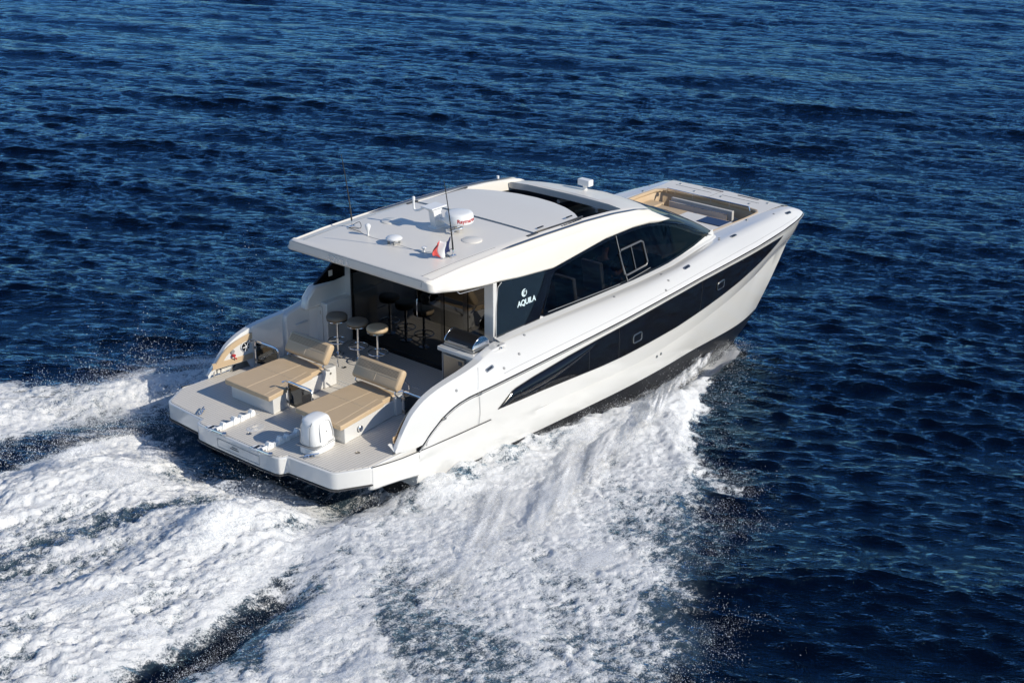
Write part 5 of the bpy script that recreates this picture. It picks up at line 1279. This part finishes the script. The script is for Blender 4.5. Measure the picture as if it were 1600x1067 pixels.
# far side plume behind the stern quarter
n_ = 330000; t = rng.beta(1.3, 1.6, n_); x = 3.0 - 9.5 * t + rng.normal(0, .25, n_); y = 2.5 + (1.0 + 3.0 * t) * rng.beta(1.6, 1.8, n_) + rng.normal(0, .10, n_)
k = rng.uniform(0, 1, n_) < np.clip(cluster(x * 1.2, y * 1.2) * 1.3 - .1, .03, 1); x = x[k]; y = y[k]; t = t[k]
z = .05 + rng.exponential(1, len(x)) * (.14 + .36 * np.sin(PI * np.clip(t * 1.2, 0, 1)) ** 2 * np.clip(.3 + 1.5 * fbm(x, y, .9, 3, .5, 91.), .1, 1)); droplets('spray_plume', x, y, z, .0025 + .0075 * rng.uniform(0, 1, len(x)) ** 7, 'loose spray plume rising behind the far side of the stern')
# churned centre wake
x, y, H, s, c, p = sample(260000, -12, -2.8, -3.6, 3.6, lambda x, y, d, s, c, p: cluster(x * 1.3, y * 1.3) * np.clip(.12 + 1.0 * gs(y, -1.4, .9) * gs(x, -4.9, 1.5) + .7 * gs(y, 1.5, .8) * gs(x, -5.4, 1.6) + .15 * gs(c, .2, .25), 0, 1) * sst(-.1, .15, c))
z = H + rng.exponential(1, len(x)) * (.03 + .13 * gs(x, -4.9, 1.7)); droplets('wake_spray', x, y, z, .0022 + .0065 * rng.uniform(0, 1, len(x)) ** 6, 'spray droplets tossed up by the churned white wake behind the stern')

# thin sheets of atomised water flung out from the chines: real arching surfaces with torn holes
m, n, b, o = newmat('spray_sheet'); n.nodes.remove(b)
uvn = N(n, 'ShaderNodeAttribute'); uvn.attribute_name = 'flow'
den = N(n, 'ShaderNodeAttribute'); den.attribute_name = 'dens'
mpf = N(n, 'ShaderNodeMapping'); mpf.inputs['Scale'].default_value = (2.6, 1.9, 1); n.links.new(uvn.outputs['Vector'], mpf.inputs[0])
sn = noise(n, mpf.outputs[0], 1.0, 7, .62)
tcf = N(n, 'ShaderNodeTexCoord'); fn_ = noise(n, tcf.outputs['Object'], 26, 5, .75)
vv = mathn(n, 'ADD', mathn(n, 'MULTIPLY', sn, .52), mathn(n, 'MULTIPLY', fn_, .48))
mrs = N(n, 'ShaderNodeMapRange'); mrs.interpolation_type = 'SMOOTHSTEP'
th_ = mathn(n, 'SUBTRACT', .74, mathn(n, 'MULTIPLY', den.outputs['Fac'], .42))
n.links.new(vv, mrs.inputs['Value']); n.links.new(mathn(n, 'SUBTRACT', th_, .05), mrs.inputs['From Min']); n.links.new(mathn(n, 'ADD', th_, .13), mrs.inputs['From Max'])
alpha = mathn(n, 'MULTIPLY', mrs.outputs['Result'], mathn(n, 'MULTIPLY', den.outputs['Fac'], 1.5, clamp=True), clamp=True)
df = N(n, 'ShaderNodeBsdfDiffuse'); df.inputs[0].default_value = (.92, .92, .92, 1); tl_ = N(n, 'ShaderNodeBsdfTranslucent'); tl_.inputs[0].default_value = (.9, .92, .94, 1)
mxa = N(n, 'ShaderNodeMixShader'); mxa.inputs[0].default_value = .35; n.links.new(df.outputs[0], mxa.inputs[1]); n.links.new(tl_.outputs[0], mxa.inputs[2])
tp = N(n, 'ShaderNodeBsdfTransparent'); mxb = N(n, 'ShaderNodeMixShader'); n.links.new(alpha, mxb.inputs[0]); n.links.new(tp.outputs[0], mxb.inputs[1]); n.links.new(mxa.outputs[0], mxb.inputs[2]); n.links.new(mxb.outputs[0], o.inputs[0])
M['sheet'] = m
def sheet(name, X, Y, Z, FU, FV, DN, label):
    nr, nc = X.shape; me = bpy.data.meshes.new(name); idx = np.arange(nr * nc, dtype=np.int32).reshape(nr, nc)
    q = np.stack([idx[:-1, :-1], idx[:-1, 1:], idx[1:, 1:], idx[1:, :-1]], -1).reshape(-1, 4)
    me.vertices.add(nr * nc); me.vertices.foreach_set('co', np.stack([X, Y, Z], -1).astype(np.float32).ravel())
    me.loops.add(q.size); me.loops.foreach_set('vertex_index', q.ravel()); me.polygons.add(len(q)); me.polygons.foreach_set('loop_start', np.arange(0, q.size, 4, dtype=np.int32))
    me.polygons.foreach_set('use_smooth', np.ones(len(q), bool)); me.update(calc_edges=True)
    at = me.attributes.new('flow', 'FLOAT_VECTOR', 'POINT'); at.data.foreach_set('vector', np.stack([FU, FV, np.zeros_like(FU)], -1).astype(np.float32).ravel())
    at = me.attributes.new('dens', 'FLOAT', 'POINT'); at.data.foreach_set('value', DN.astype(np.float32).ravel())
    me.materials.append(M['sheet']); ob = bpy.data.objects.new(name, me); COL.objects.link(ob); tag(ob, kind='stuff', label=label, cat='spray'); return ob
def chine_sheets(side, layers, label):
    for k, (hh, dd, dn) in enumerate(layers):
        x0, vv_ = np.meshgrid(np.linspace(8.9, -1.5, 260), np.linspace(0, 1, 90), indexing='ij')
        D = (.45 + (8.9 - x0) * .50) * dd; A = D * 1.5
        wob = fbm(x0 * 1.3 + 9 * k, vv_ * 2.0, 1.0, 4, .55, 3. + 7 * k)
        Hh = hh * (.35 + .65 * gs(x0, 6.0, 2.8)) * (1 + .45 * wob)
        r = vv_ * (1 + .22 * wob)
        X = x0 - A * r; Y = side * (hull_side(np.minimum(x0, 8.9)) - .05 + D * r); Z = .02 + Hh * 4 * r * (1.12 - r) + .05 * fbm(X, Y, 2.5, 4, .6, 20. + k) * sst(0, .2, vv_)
        DN = dn * sst(0, .10, vv_) * (1 - sst(.45, 1.0, vv_ + .25 * wob)) * sst(-1.5, .8, x0) * sst(8.95, 8.3, x0) * np.clip(.9 + .9 * fbm(x0, vv_ * .8, .9, 3, .5, 50. + k), .2, 1.4)
        sheet('spray_sheet', X, Y, Z, x0 + 5 * k, vv_ * D, DN, label)
chine_sheets(-1, [(.16, .75, .85), (.26, 1.0, .80), (.38, 1.12, .62)], 'torn white sheet of spray arching out from the right hull')
chine_sheets(1, [(.30, .9, .8), (.50, 1.1, .65)], 'torn white sheet of spray arching out from the far hull')

# low veils of mist hanging just over the white water: soft, see-through layers at real heights
gx, gy = np.meshgrid(np.arange(-14, 9.3, .065), np.arange(-11, 10.5, .065), indexing='ij')
fd, fh, fa_, fs, fc, fp = wake(gx.ravel(), gy.ravel())
fh = fh.reshape(gx.shape); fd = fd.reshape(gx.shape); fs = fs.reshape(gx.shape); fc = fc.reshape(gx.shape); fp = fp.reshape(gx.shape)
def blur(a, k):
    ker = np.hanning(2 * k + 3)[1:-1]; ker /= ker.sum()
    a = np.apply_along_axis(lambda v_: np.convolve(v_, ker, 'same'), 0, a); return np.apply_along_axis(lambda v_: np.convolve(v_, ker, 'same'), 1, a)
sm_h = blur(fh, 5); sm_d = blur(np.clip(fd, 0, 1), 4)
hull_in = sst(.30, -.05, np.abs(gy) - hull_side(np.clip(gx, -2.5, 8.9))) * (gx > -3.9) * (gx < 9.3)
def mist(hgt, dn, sd, xm):
    w = fbm(gx.ravel() * .45, gy.ravel(), 1.1, 4, .55, sd).reshape(gx.shape)
    Z = sm_h + hgt * (1 + .9 * w); D = dn * sst(.25, .8, sm_d) * np.clip(.75 + 1.3 * w, 0, 1.3) * (1 - hull_in) * xm
    nr, nc = gx.shape; idx = np.arange(nr * nc, dtype=np.int32).reshape(nr, nc)
    keep = (np.maximum.reduce([D[:-1, :-1], D[1:, :-1], D[:-1, 1:], D[1:, 1:]]) > .05)
    q = np.stack([idx[:-1, :-1], idx[1:, :-1], idx[1:, 1:], idx[:-1, 1:]], -1)[keep]
    used, inv = np.unique(q.ravel(), return_inverse=True)
    me = bpy.data.meshes.new('mist'); P = np.stack([gx.ravel(), gy.ravel(), Z.ravel()], -1)[used]
    me.vertices.add(len(used)); me.vertices.foreach_set('co', P.astype(np.float32).ravel())
    me.loops.add(len(inv)); me.loops.foreach_set('vertex_index', inv.astype(np.int32)); me.polygons.add(len(q)); me.polygons.foreach_set('loop_start', np.arange(0, len(inv), 4, dtype=np.int32))
    me.polygons.foreach_set('use_smooth', np.ones(len(q), bool)); me.update(calc_edges=True)
    at = me.attributes.new('flow', 'FLOAT_VECTOR', 'POINT'); at.data.foreach_set('vector', np.stack([P[:, 0] * .16 + sd, P[:, 1] * .9, np.zeros(len(P))], -1).astype(np.float32).ravel())
    at = me.attributes.new('dens', 'FLOAT', 'POINT'); at.data.foreach_set('value', D.ravel()[used].astype(np.float32))
    me.materials.append(M['sheet']); ob = bpy.data.objects.new('mist', me); COL.objects.link(ob)
    tag(ob, kind='stuff', label='soft veil of mist hanging over the white wake', cat='mist')
pl = gs(gy, -1.45, 1.0) * gs(gx, -4.9, 1.8) + gs(gy, 1.5, .9) * gs(gx, -5.6, 1.8)
mist(.05, .50, 5.5, 1.0)
mist(.11, .46, 8.5, 1.0)
mist(.20, .50, 12.5, np.clip(.35 + pl + .6 * (fs > 0) * sst(1, 4, gx) + .5 * (fp > 0), 0, 1))
mist(.40, .55, 16.5, np.clip(pl * 1.1 + .45 * (fp > 0) * sst(-4, -1, gx), 0, 1))
